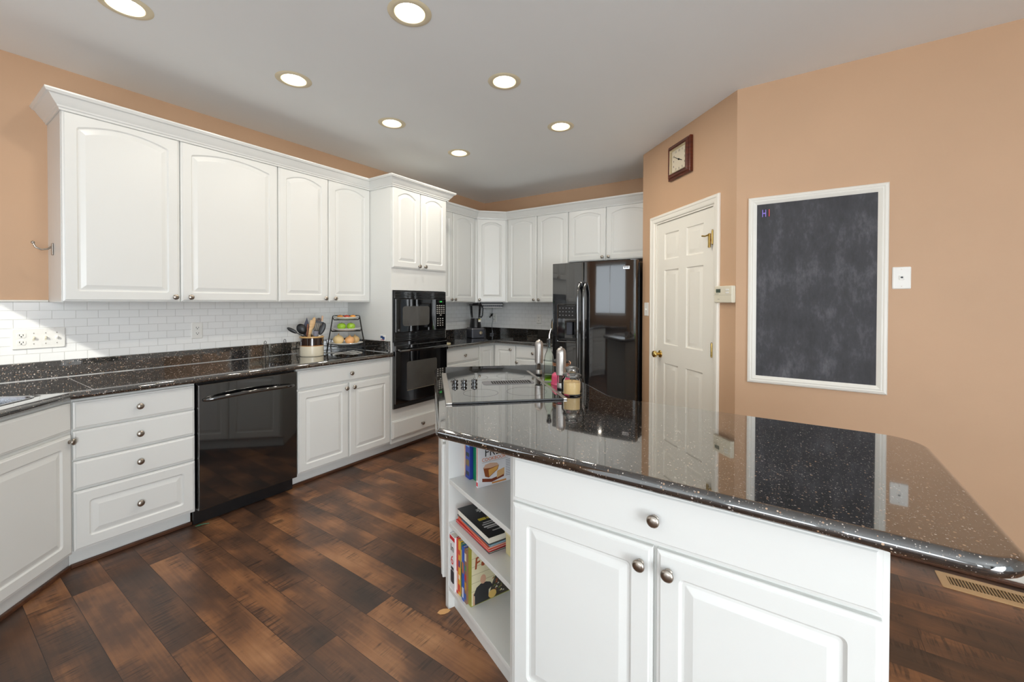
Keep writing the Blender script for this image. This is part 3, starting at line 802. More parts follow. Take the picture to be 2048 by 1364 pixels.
# ================================================================ back corner
t = thing('wall_cabinet', 'white diagonal corner wall cabinet with one arched door', 'cabinet', (0.33, 4.267, ZU), PI/4)
c = MB(); T = RZ(-PI/4) @ TR(-0.33, -4.267, 0)
c.prism([(0.0015, 4.2675), (0.33, 4.2675), (0.6095, 4.547), (0.6095, D-0.001), (0.0015, D-0.001)], 0, HU, T); c.build('carcass', M['cab'], t)
front(t, 'door', 0.016, 0.380, 0.004, 1.029, (0.046, 0.033), RISE)
t = wall_cabinet('white wall cabinet with two arched doors, between corner and refrigerator', (0.61, 4.547, ZU), 0, 0.846, HU, 0.329)
front(t, 'door', 0.018, 0.432, 0.004, 1.029, (0.403, 0.033), RISE); front(t, 'door', 0.440, 0.842, 0.004, 1.029, (0.470, 0.033), RISE)
t = wall_cabinet('short white wall cabinet with two arched doors above the refrigerator', (1.456, 4.547, 1.812), 0, 0.949, 0.588, 0.329)
front(t, 'door', 0.006, 0.444, 0.004, 0.573, (0.412, 0.036), RISE); front(t, 'door', 0.450, 0.93, 0.004, 0.573, (0.482, 0.036), RISE)

t = thing('corner_base_cabinet', 'white inside-corner base cabinet with folding pair of doors', 'cabinet')
c = MB(); c.prism([(0.001, 3.9705), (0.61, 3.9705), (0.61, 4.267), (0.934, 4.267), (0.934, D-0.001), (0.001, D-0.001)], 0.1, 0.876); c.prism([(0.001, 3.9705), (0.54, 3.9705), (0.54, 4.337), (0.934, 4.337), (0.934, D-0.001), (0.001, D-0.001)], 0, 0.1); c.build('carcass', M['cab'], t)
mb = front_mesh(0.265, 0.748); o = mb.build('door', M['cab'], t, (0.61, 3.976, 0.113), QL, 25)
mb = front_mesh(0.295, 0.748); o = mb.build('door', M['cab'], t, (0.634, 4.267, 0.113), 0, 25); knob(o, 0.238, -0.02, 0.70)
t = base_cabinet('white base cabinet with drawer and door beside the refrigerator', (0.935, 4.267, 0), 0, 0.526, 0.609)
front(t, 'drawer', 0.004, 0.520, 0.722, 0.861, (0.237, 0.79)); front(t, 'door', 0.004, 0.520, 0.113, 0.712, (0.024, 0.672))

# refrigerator (local: x from its left side, -y out)
def fridge():
    fx, fy, fw_ = 1.500, 4.155, 0.878
    t = thing('refrigerator', 'tall gloss black side-by-side refrigerator with ice dispenser', 'refrigerator', (fx, fy, 0))
    b = MB(); b.box(0.004, fw_+0.006, 0.0, 0.68, 0.02, 1.735); b.build('cabinet_body', M['satin'], t)
    for x0 in (0.05, fw_-0.09):
        ft = MB(); ft.box(x0, x0+0.04, 0.03, 0.07, 0, 0.02); ft.build('foot', M['satin'], t)
    gap = 0.365; zt = 1.755; zb = 0.06
    def yfront(x): return -0.072-0.036*math.sin(PI*min(max(x/fw_, 0), 1))**0.8
    def door_mesh(xa, xb, cut=None):
        mb = MB(); n = 16; xs = [xa+(xb-xa)*k/n for k in range(n+1)]
        if cut: xs = sorted(set([x for x in xs if not (abs(x-cut[0]) < 0.006 or abs(x-cut[1]) < 0.006)]+[cut[0], cut[1]]))
        zs = [zb]+([cut[2], cut[3]] if cut else [])+[zt]
        e = 0.008
        def fr(x):
            y = yfront(x)
            for q in (xa, xb):
                dlt = abs(x-q)
                if dlt < e: y += (e-dlt)
            return y
        xs = sorted(set(xs+[xa+0.003, xa+e, xb-e, xb-0.003]))
        for i in range(len(xs)-1):
            for j in range(len(zs)-1):
                if cut and j == 1 and xs[i] >= cut[0]-1e-6 and xs[i+1] <= cut[1]+1e-6: continue
                a, b_ = xs[i], xs[i+1]
                mb.add([(a, fr(a), zs[j]), (b_, fr(b_), zs[j]), (b_, fr(b_), zs[j+1]), (a, fr(a), zs[j+1])], [(0, 1, 2, 3)])
        for z in (zb, zt):
            pl_ = [(x, fr(x), z) for x in xs]+[(xb, -0.006, z), (xa, -0.006, z)]
            mb.add(pl_, [tuple(range(len(pl_)))])
        for x in (xa, xb): mb.add([(x, fr(x), zb), (x, -0.006, zb), (x, -0.006, zt), (x, fr(x), zt)], [(0, 1, 2, 3)])
        mb.add([(xa, -0.006, zb), (xb, -0.006, zb), (xb, -0.006, zt), (xa, -0.006, zt)], [(0, 1, 2, 3)])
        if cut:
            c0, c1, d0, d1 = cut; yb = -0.03
            ya, yb2 = fr(c0), fr(c1)
            mb.add([(c0, ya, d0), (c1, yb2, d0), (c1, yb2, d1), (c0, ya, d1), (c0, yb, d0), (c1, yb, d0), (c1, yb, d1), (c0, yb, d1)], [(0, 1, 5, 4), (1, 2, 6, 5), (2, 3, 7, 6), (3, 0, 4, 7), (4, 5, 6, 7)])
        return mb
    c0, c1, d0, d1 = 0.085, 0.283, 0.975, 1.195
    ld = door_mesh(0.0, gap-0.003, (c0, c1, d0, d1)).build('freezer_door', M['fridge'], t, ang=40)
    rd = door_mesh(gap+0.003, fw_, None).build('fridge_door', M['fridge'], t, ang=40)
    # dispenser
    yc = yfront(0.18)-0.002
    fr = MB(); lo = []
    for ins, yy in ((-0.012, yc+0.012), (-0.012, yc-0.006), (-0.006, yc-0.010), (0.0, yc-0.008), (0.0, yc+0.004)): lo.append([(x, yy, z) for x, z in front_loop(c0+ins, c1-ins, d0-0.008+ins, 1.335-ins, 0.012)])
    fr.loft(lo, None, False, False); fr.build('dispenser_frame', M['black'], ld)
    pn = MB(); pn.rbox(c0+0.002, c1-0.002, yc-0.010, yc+0.006, d1+0.002, 1.330, 0.004); po = pn.build('dispenser_panel', M['satin'], ld)
    for r_ in range(3):
        for k in range(5):
            bt = MB(); bt.rbox(c0+0.018+k*0.035, c0+0.030+k*0.035, yc-0.0125, yc-0.0102, 1.227+r_*0.036, 1.233+r_*0.036, 0.001); bt.build('button', paint((150, 150, 154)), po)
    pd = MB(); pd.rbox(0.160, 0.222, -0.062, -0.040, 1.03, 1.16, 0.006); pd.build('dispenser_paddle', M['slate'], ld)
    ty = MB(); ty.rbox(c0+0.004, c1-0.004, yc-0.002, -0.031, d0+0.001, d0+0.014, 0.003); ty.build('drip_tray', M['satin'], ld)
    for x, dr in ((0.328, ld), (0.392, rd)):
        h = MB(); y0 = yfront(x); pts = []
        zt_, zb_ = 1.552, 0.50
        for k in range(29):
            u = k/28; z = zt_+(zb_-zt_)*u; bow = min(1.0, u/0.13, (1-u)/0.13); bow = math.sin(bow*PI/2)
            pts.append((x, y0-0.004-0.050*bow, z))
        h.tube(pts, 0.0155, 12); h.build('handle', M['black'], dr)
    bd = MB(); yb_ = yfront(0.786); bd.rbox(0.757, 0.818, yb_-0.006, yb_-0.001, 1.671, 1.702, 0.002); bo = bd.build('badge', M['chrome'], rd)
    bm_ = MB()
    for k, xx in enumerate((0.766, 0.779, 0.792, 0.803)): bm_.box(xx, xx+0.008, yb_-0.0066, yb_-0.006, 1.680, 1.693)
    bm_.build('badge_marks', paint((90, 90, 92)), bo)
    hc = MB(); hc.rbox(fw_-0.07, fw_-0.01, -0.05, 0.03, 1.7352, 1.765, 0.006); hc.build('hinge_cover', M['grey'], t)
fridge()

# ================================================================ chalkboard, clock, plates
def chalkboard():
    t = thing('chalkboard', 'large chalkboard in a white moulded frame on the tan wall', 'chalkboard', (3.3375, YC, 0.861))
    w_, h_ = 0.669, 1.160
    b = MB(); b.box(0.02, w_-0.02, -0.010, -0.001, 0.02, h_-0.02); b.build('board', M['chalk'], t)
    pr = [(0, -0.0012), (0, -0.012), (0.005, -0.018), (0.016, -0.021), (0.022, -0.018), (0.028, -0.020), (0.040, -0.015), (0.047, -0.0105)]
    lo = [[(w_ if cx else 0) + (-a if cx else a), y, (h_ if cz else 0)+(-a if cz else a)] for cx, cz in () for a, y in pr]
    f = MB(); loops = []
    for cx, cz in ((0, 0), (1, 0), (1, 1), (0, 1), (0, 0)):
        loops.append([((w_-a) if cx else a, y, (h_-a) if cz else a) for a, y in pr])
    f.loft(loops, None, False, False); f.build('frame', M['trim'], t, ang=20)
    for ch, x, col in (('H', 3.423, (150, 130, 226)), ('I', 3.4495, (216, 84, 88))):
        m = MB(); add_text(m, ch, 0.062, RX(PI/2) @ Matrix.Diagonal((0.55, 1, 1, 1)), 0.003)
        zz = 1.915
        o = m.build('letter_magnet', paint(col, 0.4), None, (x, YC-0.0133, zz))
        tag(o, '%s magnet letter %s at the top corner of the chalkboard' % (('purple', 'H') if ch == 'H' else ('red', 'I')), 'magnet', 'letter magnets on the chalkboard')
chalkboard()

def plate(mb, w_, h_, t_=0.006): mb.loft([[(x, -y, z) for x, z in front_loop(-w_/2+i, w_/2-i, -h_/2+i, h_/2-i, 0.006)] for i, y in ((0, 0), (0, t_*0.5), (0.003, t_), (0.005, t_*1.05))]); return mb
def screws(mb, pts, y=-0.0062):
    for x, z in pts: mb.lathe([(0.003, 0), (0.003, 0.0008), (0, 0.0014)], 10, TR(x, y, z) @ OUT)
t = thing('jack_plate', 'white wall plate with one jack beside the chalkboard', 'wall plate', (4.060, YC-0.0005, 1.499))
m = plate(MB(), 0.076, 0.119); m.build('cover_plate', M['plate'], t)
m = MB(); m.rbox(-0.010, 0.010, -0.012, -0.0064, -0.010, 0.012, 0.002); o = m.build('jack', M['plate'], t)
m = MB(); m.box(-0.005, 0.005, -0.0126, -0.0121, -0.002, 0.007); m.build('socket_hole', M['satin'], o)
for zz in (0.046, -0.046):
    m = MB(); screws(m, ((0, zz),)); m.build('screw', M['nickel'], t)

def wall_pt(s, off=0.0): return (P1.x+S2*s-S2*off, P1.y-S2*s-S2*off)
x, y = wall_pt(0.081, 0.0005)
t = thing('switch_plate', 'white switch plate on the wall strip between refrigerator and pantry door', 'light switch', (x, y, 1.300), -PI/4)
plate(MB(), 0.074, 0.122).build('cover_plate', M['plate'], t)
m = MB(); m.rbox(-0.005, 0.005, -0.018, -0.006, -0.010, 0.006, 0.002); m.build('toggle', M['plate'], t)
x, y = wall_pt(1.133, 0.0005)
t = thing('thermostat', 'ivory wall thermostat with small display beside the door casing', 'thermostat', (x, y, 1.418), -PI/4)
m = MB(); m.rbox(-0.086, 0.086, -0.030, 0, -0.056, 0.056, 0.006); m.build('housing', M['ivory'], t)
m = MB(); m.box(-0.066, -0.022, -0.0312, -0.0302, 0.012, 0.036); m.build('lcd_screen', M['lcd'], t)
m = MB(); m.box(-0.086, 0.086, -0.0306, -0.0301, -0.0055, -0.0045); m.box(-0.08, -0.04, -0.0308, -0.0301, 0.002, 0.005); m.box(-0.05, -0.03, -0.0308, -0.0301, -0.034, -0.031); m.build('cover_line', paint((150, 146, 132)), t)
for z in (0.024, 0.006):
    m = MB(); m.rbox(0.030, 0.060, -0.033, -0.0302, z, z+0.010, 0.001); m.build('button', M['plate'], t)

def clock():
    x, y = wall_pt(0.607, 0.0005)
    t = thing('wall_clock', 'square wooden wall clock above the pantry door', 'clock', (x, y, 2.488), -PI/4)
    W_, H_ = 0.148, 0.137; loops = []
    pr = [(0, 0), (0, -0.022), (0.008, -0.027), (0.014, -0.026), (0.018, -0.036), (0.028, -0.042), (0.034, -0.041), (0.040, -0.034), (0.040, -0.020)]
    for cx, cz in ((-1, -1), (1, -1), (1, 1), (-1, 1), (-1, -1)): loops.append([(cx*(W_-a), y_, cz*(H_-a)) for a, y_ in pr])
    f = MB(); f.loft(loops, None, False, False); f.build('wooden_frame', M['walnut'], t, ang=20)
    loops = []
    for cx, cz in ((-1, -1), (1, -1), (1, 1), (-1, 1), (-1, -1)): loops.append([(cx*(W_-a), y_, cz*(H_-a)) for a, y_ in [(0.0405, -0.021), (0.0405, -0.038), (0.048, -0.036), (0.050, -0.021)]])
    f = MB(); f.loft(loops, None, False, False); f.build('gilt_bezel', M['gold'], t, ang=20)
    f = MB(); f.box(-W_+0.04, W_-0.04, -0.021, -0.004, -H_+0.04, H_-0.04); fo = f.build('dial', paint((226, 214, 190), 0.5), t)
    n = MB()
    for k in range(12):
        a = 2*PI*(k+1)/12; rr = 0.073; sx, cz = math.sin(a), math.cos(a); mx = max(abs(sx)/0.94, abs(cz)); 
        px, pz = 0.074*sx/max(abs(sx), abs(cz)), 0.068*cz/max(abs(sx), abs(cz))
        add_text(n, str(k+1), 0.024, TR(px, -0.0214, pz) @ RX(PI/2), 0.0002)
    n.build('numerals', paint((70, 56, 44)), fo)
    def hand(name, ang, L, wd, y_):
        h = MB(); h.loft([[(-wd, y_, -0.012), (wd, y_, -0.012), (wd*0.5, y_, L), (-wd*0.5, y_, L)], [(-wd, y_-0.001, -0.012), (wd, y_-0.001, -0.012), (wd*0.5, y_-0.001, L), (-wd*0.5, y_-0.001, L)]], RY(ang)); h.build(name, M['dark'], t)
    hand('minute_hand', 2*PI*50/60, 0.066, 0.003, -0.0245); hand('hour_hand', 2*PI*(3+50/60)/12, 0.046, 0.004, -0.0230)
    h = MB(); h.lathe([(0.007, 0), (0.007, 0.004), (0, 0.005)], 14, TR(0, -0.0225, 0) @ OUT); h.build('hand_hub', M['dark'], t)
clock()

def outlet_face(parent, x, z, y0=-0.0065):
    m = MB(); m.loft([[(xx, y, zz) for xx, zz in front_loop(x-0.017, x+0.017, z-0.014, z+0.014, 0.010)] for y in (y0, y0-0.002)]); o = m.build('receptacle', M['plate'], parent)
    s_ = MB(); s_.box(x-0.008, x-0.0055, y0-0.0026, y0-0.0018, z-0.002, z+0.007); s_.box(x+0.0055, x+0.008, y0-0.0026, y0-0.0018, z-0.002, z+0.006); s_.lathe([(0.003, 0), (0.003, 0.0008)], 10, TR(x, y0-0.0018, z-0.007) @ OUT)
    s_.build('socket_slots', M['dark'], o)
def outlet(label, loc, rz):
    t = thing('outlet', label, 'outlet', loc, rz)
    plate(MB(), 0.070, 0.116).build('cover_plate', M['plate'], t)
    outlet_face(t, 0, 0.020); outlet_face(t, 0, -0.020); return t
outlet('white outlet on the tile splash above the dishwasher', (0.0088, 1.483, 1.151), QL)
outlet('white outlet on the back tile splash near the refrigerator', (0.8805, D-0.0088, 1.145), 0)
outlet('white outlet on the back tile splash near the corner, with a plug cord', (0.178, D-0.0088, 1.145), 0)
t = thing('switch_plate', 'wide four-gang white plate with outlet and three toggles on the tile', 'light switch', (0.0088, 0.7205, 1.149), QL)
plate(MB(), 0.207, 0.116, 0.007).build('cover_plate', M['plate'], t)
outlet_face(t, -0.068, 0.020, -0.0074); outlet_face(t, -0.068, -0.020, -0.0074)
for k, xx in enumerate((-0.022, 0.024, 0.068)):
    m = MB(); m.rbox(xx-0.005, xx+0.005, -0.0085, -0.0072, -0.012, 0.012, 0.001); m.rbox(xx-0.004, xx+0.004, -0.020, -0.0072, -0.002, 0.009, 0.002, ); m.build('toggle', M['ivory' if k < 2 else 'plate'], t)
for xx in (-0.022, 0.024, 0.068):
    for zz in (0.03, -0.03):
        m = MB(); screws(m, [(xx, zz)], -0.0074); m.build('screw', M['nickel'], t)

# ================================================================ island
SH = Vector((2.327, 1.627)); E1 = Vector((math.cos(-PI/8), math.sin(-PI/8))); E2 = Vector((-E1.y, E1.x))
def shelf_pt(u, d): p = SH+E1*u+E2*d; return (p.x, p.y)
it = thing('island_countertop', 'large angled black granite island countertop with rounded nose', 'countertop')
mb = MB(); slab(mb, [(2.535, 1.333, 0.03), (3.946, 1.333, 0.085), (3.946, 2.176, 0.115), (2.875, 2.176, 0.13), (2.121, 2.928, 0.10), (1.531, 2.338, 0.11)], [1]*6, CZ0, CZ1, None, 10)
mb.build('slab', M['granite'], it, ang=30)

t = thing('island_cabinet', 'white island cabinet with wide drawer over two doors', 'cabinet', (2.825, 1.395, 0))
c = MB(); pl_ = [(0, 0), (0.930, 0), (0.930, 0.60), (0.255, 0.60)]
c.prism(pl_, 0.1, 0.8755); c.prism([(0.03, 0.06), (0.925, 0.06), (0.925, 0.595), (0.26, 0.595)], 0, 0.1); c.build('carcass', M['cab'], t)
front(t, 'drawer', 0.010, 0.918, 0.727, 0.868, (0.464, 0.797))
front(t, 'door', 0.010, 0.458, 0.106, 0.716, (0.427, 0.668)); front(t, 'door', 0.468, 0.918, 0.106, 0.716, (0.500, 0.668))

t = thing('island_bookshelf', 'white open bookshelf in the angled end of the island', 'bookshelf', (SH.x, SH.y, 0), -PI/8)
c = MB(); c.box(-0.030, -0.002, 0.0, 0.28, 0.0, 0.8755); c.box(0.499, 0.545, 0.0, 0.28, 0.0, 0.8755); c.build('side_panel', M['cab'], t)
c = MB(); c.box(-0.0015, 0.4985, 0.27, 0.28, 0.0, 0.8755); c.build('back_panel', M['cab'], t)
c = MB(); c.box(-0.0015, 0.4985, 0.03, 0.269, 0.0, 0.084); c.build('toe_kick', M['cab'], t)
for z1, nm in ((0.104, 'shelf'), (0.390, 'shelf'), (0.580, 'shelf')):
    c = MB(); c.rbox(-0.0015, 0.4985, 0.002, 0.2695, z1-0.0195, z1, 0.0015); c.build(nm, M['cab'], t)

t = thing('island_cabinet', 'white cooktop end of the island, its doors seen edge-on', 'cabinet', (1.66, 2.28, 0), -PI/4)
c = MB(); T = RZ(PI/4) @ TR(-1.66, -2.28, 0)
c.prism([(2.2865, 1.6535), (2.41, 1.955), (2.60, 2.345), (2.165, 2.780), (1.66, 2.28)], 0.1, 0.8755, T)
c.prism([(2.315, 1.725), (2.40, 1.94), (2.59, 2.33), (2.165, 2.755), (1.715, 2.325)], 0, 0.1, T); c.build('carcass', M['cab'], t)
front(t, 'door', 0.006, 0.437, 0.106, 0.716, (0.41, 0.668)); front(t, 'door', 0.444, 0.872, 0.106, 0.716, (0.47, 0.668))
front(t, 'drawer', 0.006, 0.872, 0.727, 0.868)

# cooktop: local x towards (+1,+1), local y towards (-1,+1), origin at the near knob-side corner
def cooktop():
    t = thing('cooktop', 'black glass downdraft cooktop with three knobs set in the island', 'cooktop', (2.3325, 1.6075, CZ1), PI/4)
    a, b = 0.545, 0.770          # along (+1,+1), along (-1,+1)
    g = MB(); g.rbox(0, a, 0, b, 0.0003, 0.007, 0.002); g.build('glass_top', M['blackglass'], t)
    s_ = MB(); s_.rbox(-0.004, 0.024, -0.004, b+0.004, 0.0005, 0.009, 0.002); s_.build('end_trim', M['steel'], t)
    s_ = MB(); s_.rbox(a-0.014, a+0.004, -0.004, b+0.004, 0.0005, 0.009, 0.002); s_.build('end_trim', M['steel'], t)
    s_ = MB(); s_.rbox(0.0245, a-0.0145, -0.004, 0.003, 0.0005, 0.009, 0.002); s_.build('front_trim', M['satin'], t)
    for (kx, ky) in ((0.058, 0.407), (0.105, 0.400), (0.161, 0.406)):
        k = MB(); k.lathe([(0.017, 0.0072), (0.017, 0.013), (0.012, 0.016), (0.012, 0.019), (0.0165, 0.022), (0.0165, 0.030), (0.013, 0.034), (0, 0.035)], 20); k.rbox(-0.003, 0.003, -0.0135, 0.0135, 0.033, 0.038, 0.0012)
        k.build('knob', M['black'], t, (kx, ky, 0))
    v = MB(); x0, x1, y0, y1 = 0.207, 0.490, 0.364, 0.470
    lo = [[(x, y, z) for x, y in front_loop(x0+i, x1-i, y0+i, y1-i, 0.02)] for i, z in ((0, 0.0072), (0.001, 0.0085), (0.006, 0.0098), (0.012, 0.0094), (0.013, 0.0086))]
    v.loft(lo, None, False, True); vo = v.build('downdraft_vent', M['ventgrey'], t, ang=30)
    sl = MB(); n = 15
    for i in range(n): 
        xx = x0+0.058+i*0.0136; sl.rbox(xx, xx+0.0042, y0+0.014, y1-0.014, 0.0093, 0.0099, 0.0002)
    sl.build('vent_slats', M['ventgrey'], vo)
    dk = MB(); dk.box(x0+0.050, x1-0.016, y0+0.014, y1-0.014, 0.0087, 0.0091); dk.build('vent_shade_sheet', M['dark'], vo)  # dark sheet painted for the shade inside the vent
    for (cx, cy, r) in ((0.16, 0.60, 0.10), (0.40, 0.61, 0.085), (0.17, 0.18, 0.085), (0.40, 0.18, 0.10)):
        rg = MB(); rg.ring([(r-0.0015, 0.0071), (r-0.0015, 0.0073), (r, 0.0073), (r, 0.0071)], 48, TR(cx, cy, 0)); rg.build('burner_ring', paint((58, 58, 60)), t)
cooktop()

# things on the island
def grinder(label, loc):
    t = thing('pepper_mill', label, 'pepper mill', loc, 0, 'steel grinders on the island')
    m = MB(); m.lathe([(0.019, 0), (0.0205, 0.002), (0.0205, 0.008)], 28); m.build('foot', M['satin'], t)
    m = MB(); m.lathe([(0.0200, 0.0085), (0.0200, 0.030), (0.0195, 0.034)], 28); m.build('grinder_collar', M['steel'], t)
    m = MB(); m.lathe([(0.0185, 0.0345), (0.0195, 0.037), (0.0195, 0.070), (0.0185, 0.0725)], 28); m.build('clear_chamber', M['jar'], t)
    m = MB(); m.lathe([(0.0115, 0.036), (0.0115, 0.068)], 16); m.build('pepper_fill', paint((90, 78, 66), 0.8), t)
    m = MB(); m.lathe([(0.0200, 0.073), (0.0248, 0.076), (0.0256, 0.11), (0.0256, 0.185), (0.0235, 0.200), (0.017, 0.210), (0.0075, 0.2145), (0.0070, 0.219), (0, 0.221)], 32); m.build('body', M['steel'], t)
grinder('tall brushed steel grinder standing directly behind the honey candle jar', (2.590, 2.186, CZ1+0.0002))
grinder('tall brushed steel grinder standing beside the glass oil bottle', (2.283, 2.484, CZ1+0.0002))
def oil_bottle():
    t = thing('oil_bottle', 'tall clear glass oil bottle with steel pourer and a little green oil', 'bottle', (2.431, 2.347, CZ1+0.0002), 0.5)
    def ring(hw, rad, z): return [(x, y, z) for x, y in front_loop(-hw, hw, -hw, hw, rad, 0, 4, 2)]
    prof = [(0.027, 0.008, 0.0), (0.029, 0.010, 0.004), (0.029, 0.010, 0.10), (0.0285, 0.011, 0.125), (0.025, 0.013, 0.148), (0.018, 0.0125, 0.165), (0.0135, 0.0115, 0.178), (0.0125, 0.011, 0.215), (0.0135, 0.012, 0.218)]
    m = MB(); lo = [ring(*p) for p in prof]
    inn = [(max(h-0.0028, 0.0085), max(r-0.0025, 0.004) if r > 0.0105 else max(r-0.0025, 0.003), max(z, 0.006)) for h, r, z in prof]
    inn = [(min(h, h), min(r, h-0.0005), z) for h, r, z in inn]
    m.loft(lo+[ring(*p) for p in inn[::-1]], None, True, True); m.build('glass_body', M['bottle'], t, ang=50)
    m = MB(); m.loft([ring(0.0257, 0.006, 0.0064), ring(0.0257, 0.007, 0.038)]); m.build('oil', M['oil_thin'], t, ang=50)
    m = MB(); m.lathe([(0.0082, 0.19), (0.0085, 0.2185), (0.0138, 0.2188), (0.0142, 0.236), (0.010, 0.240), (0.004, 0.243)], 20); m.build('stopper', M['satin'], t)
    m = MB(); m.tube([(0, 0, 0.242), (0, 0, 0.262), (0.004, 0, 0.28), (0.012, 0, 0.30)], 0.004, 10, rads=[0.0042, 0.004, 0.0035, 0.003]); m.build('pour_spout', M['chrome'], t)
oil_bottle()
def pink_jar():
    t = thing('pink_bottle', 'pink liquid in a squat clip-top glass bottle behind the grinder', 'bottle', (2.526, 2.306, CZ1+0.0002), 0.3)
    m = MB(); m.lathe([(0, 0.002), (0.050, 0.002), (0.0545, 0.0), (0.0545, 0.006), (0.051, 0.012), (0.050, 0.044), (0.047, 0.054), (0.038, 0.062), (0.0345, 0.067), (0, 0.068)], 32); m.build('pink_fill', M['pink'], t)
    m = MB(); m.ring([(0.036, 0.0685), (0.036, 0.100), (0.033, 0.100), (0.033, 0.0685)], 28); m.build('glass_neck', M['pane'], t)
    m = MB(); m.ring([(0.040, 0.101), (0.045, 0.1035), (0.045, 0.108), (0.040, 0.110)], 28); m.ring([(0.038, 0.112), (0.046, 0.1135), (0.046, 0.1165), (0.038, 0.118)], 28); m.build('copper_ring', plain('copper_band', (196, 142, 106), 0.3, 0.8), t)
    m = MB(); m.lathe([(0.034, 0.1185), (0.044, 0.121), (0.042, 0.129), (0.030, 0.136), (0, 0.138)], 28); m.build('lid', M['satin'], t)
    m = MB(); m.tube([(0.044, 0, 0.106), (0.052, 0, 0.112), (0.053, 0, 0.122), (0.044, 0, 0.130)], 0.0025, 8); m.build('wire_clip', plain('copper_wire', (176, 130, 100), 0.3, 0.9), t)
pink_jar()
def candle_jar():
    t = thing('candle_jar', 'honey coloured candle in a lidded glass jar on the island', 'candle', (2.691, 2.106, CZ1+0.0002))
    m = MB(); m.lathe([(0, 0), (0.043, 0), (0.0485, 0.004), (0.0495, 0.010), (0.0495, 0.066), (0.046, 0.075), (0.040, 0.083), (0.039, 0.0905), (0.0365, 0.0905), (0.0375, 0.082), (0.043, 0.073), (0.0470, 0.066), (0.0470, 0.011), (0.043, 0.008), (0, 0.008)], 40); m.build('glass_jar', M['jar'], t, ang=50)
    m = MB(); m.lathe([(0, 0.0084), (0.0455, 0.0086), (0.0465, 0.012), (0.0465, 0.064), (0, 0.064)], 36); m.build('wax', M['wax'], t, ang=50)
    m = MB(); m.lathe([(0, 0.086), (0.034, 0.086), (0.034, 0.0915), (0.044, 0.092), (0.045, 0.097), (0.0405, 0.102), (0.030, 0.106), (0.020, 0.110), (0.024, 0.116), (0.031, 0.121), (0.033, 0.127), (0.029, 0.133), (0.016, 0.137), (0, 0.138)], 36); m.build('glass_lid', M['lidglass'], t, ang=60)
    m = MB(); m.tube([(0, 0, 0.0642), (0.001, 0, 0.072)], 0.001, 6); m.build('wick', M['dark'], t)
candle_jar()

# ---------------------------------------------------------------- books (local shelf frame: x along, y into the shelf)
def book(label, u, d, z, th, dep, h, rgb, group, art=None, spine=None, pages=True, lean=0.0, name='book'):
    x, y = shelf_pt(u, d)
    t = thing(name, label, 'book', (x, y, z+0.0005), -PI/8, group)
    c = 0.0022 if th > 0.008 else 0.0012
    m = MB(); m.box(0, c, 0, dep, 0, h); m.box(th-c, th, 0, dep, 0, h); m.box(c, th-c, 0, c, 0, h); m.build('cover', paint(rgb, 0.35), t)
    p = MB(); p.box(c+0.0002, th-c-0.0002, c+0.0002, dep-0.004, 0.003, h-0.003); p.build('pages', M['paper'], t)
    if art: art(t, th, dep, h)
    if spine: spine(t, th, dep, h)
    return t
def spine_bars(cols, n=5):
    def f(t, th, dep, h):
        for k, cl in enumerate(cols):
            m = MB(); z0 = h*(0.06+0.9*k/len(cols)); z1 = z0+h*0.9/len(cols)*random.uniform(0.35, 0.8)
            m.box(th*0.14, th*0.86, -0.0006, -0.0001, z0, z1); m.build('spine_print', paint(cl), t)
    return f
SIDE = Matrix(((0, 0, 1, 0), (1, 0, 0, 0), (0, 1, 0, 0), (0, 0, 0, 1)))      # text plane -> cover facing +x, reading along +y
def side_shape(t, name, th, pts, rgb, lift=0.0004):
    m = MB(); m.loft([[(th+0.0001, y, z) for y, z in pts], [(th+lift, y, z) for y, z in pts]]); return m.build(name, paint(rgb), t)
def side_text(t, name, th, txt, size, y, z, rgb, lift=0.0006):
    m = MB(); add_text(m, txt, size, TR(th+lift, y, z) @ SIDE, 0.0002); return m.build(name, paint(rgb), t)

def cake_cover(t, th, dep, h):
    side_text(t, 'title', th, 'FREE', 0.050, 0.082, 0.142, (28, 28, 30))
    side_text(t, 'title', th, 'COOKBOOK', 0.0205, 0.078, 0.113, (214, 110, 40))
    side_shape(t, 'rule_line', th, [(0.020, 0.1015), (0.150, 0.1015), (0.150, 0.103), (0.020, 0.103)], (160, 158, 160))
    side_shape(t, 'board_photo', th, [(0.020, 0.022), (0.066, 0.012), (0.128, 0.024), (0.129, 0.036), (0.066, 0.026), (0.020, 0.036)], (126, 52, 22))
    side_shape(t, 'cake_photo', th, [(0.034, 0.042), (0.052, 0.034), (0.096, 0.060), (0.102, 0.078), (0.092, 0.086), (0.060, 0.092), (0.034, 0.088), (0.025, 0.080)], (150, 78, 34), 0.0006)
    side_shape(t, 'cake_photo', th, [(0.054, 0.038), (0.093, 0.061), (0.100, 0.077), (0.050, 0.068)], (226, 170, 90), 0.0008)
    side_shape(t, 'cake_photo', th, [(0.092, 0.024), (0.130, 0.034), (0.130, 0.062), (0.094, 0.054)], (222, 176, 120), 0.0007)
    side_shape(t, 'icing_photo', th, [(0.026, 0.078), (0.060, 0.074), (0.102, 0.078), (0.092, 0.090), (0.060, 0.096), (0.034, 0.092)], (216, 176, 150), 0.0009)
    side_shape(t, 'banner', th, [(0.068, 0.004), (0.140, 0.004), (0.140, 0.011), (0.068, 0.011)], (212, 142, 70))
    for k in range(10): side_shape(t, 'small_print', th, [(0.138, 0.024+k*0.0075), (0.160, 0.024+k*0.0075), (0.160, 0.0265+k*0.0075), (0.138, 0.0265+k*0.0075)], (150, 150, 158))
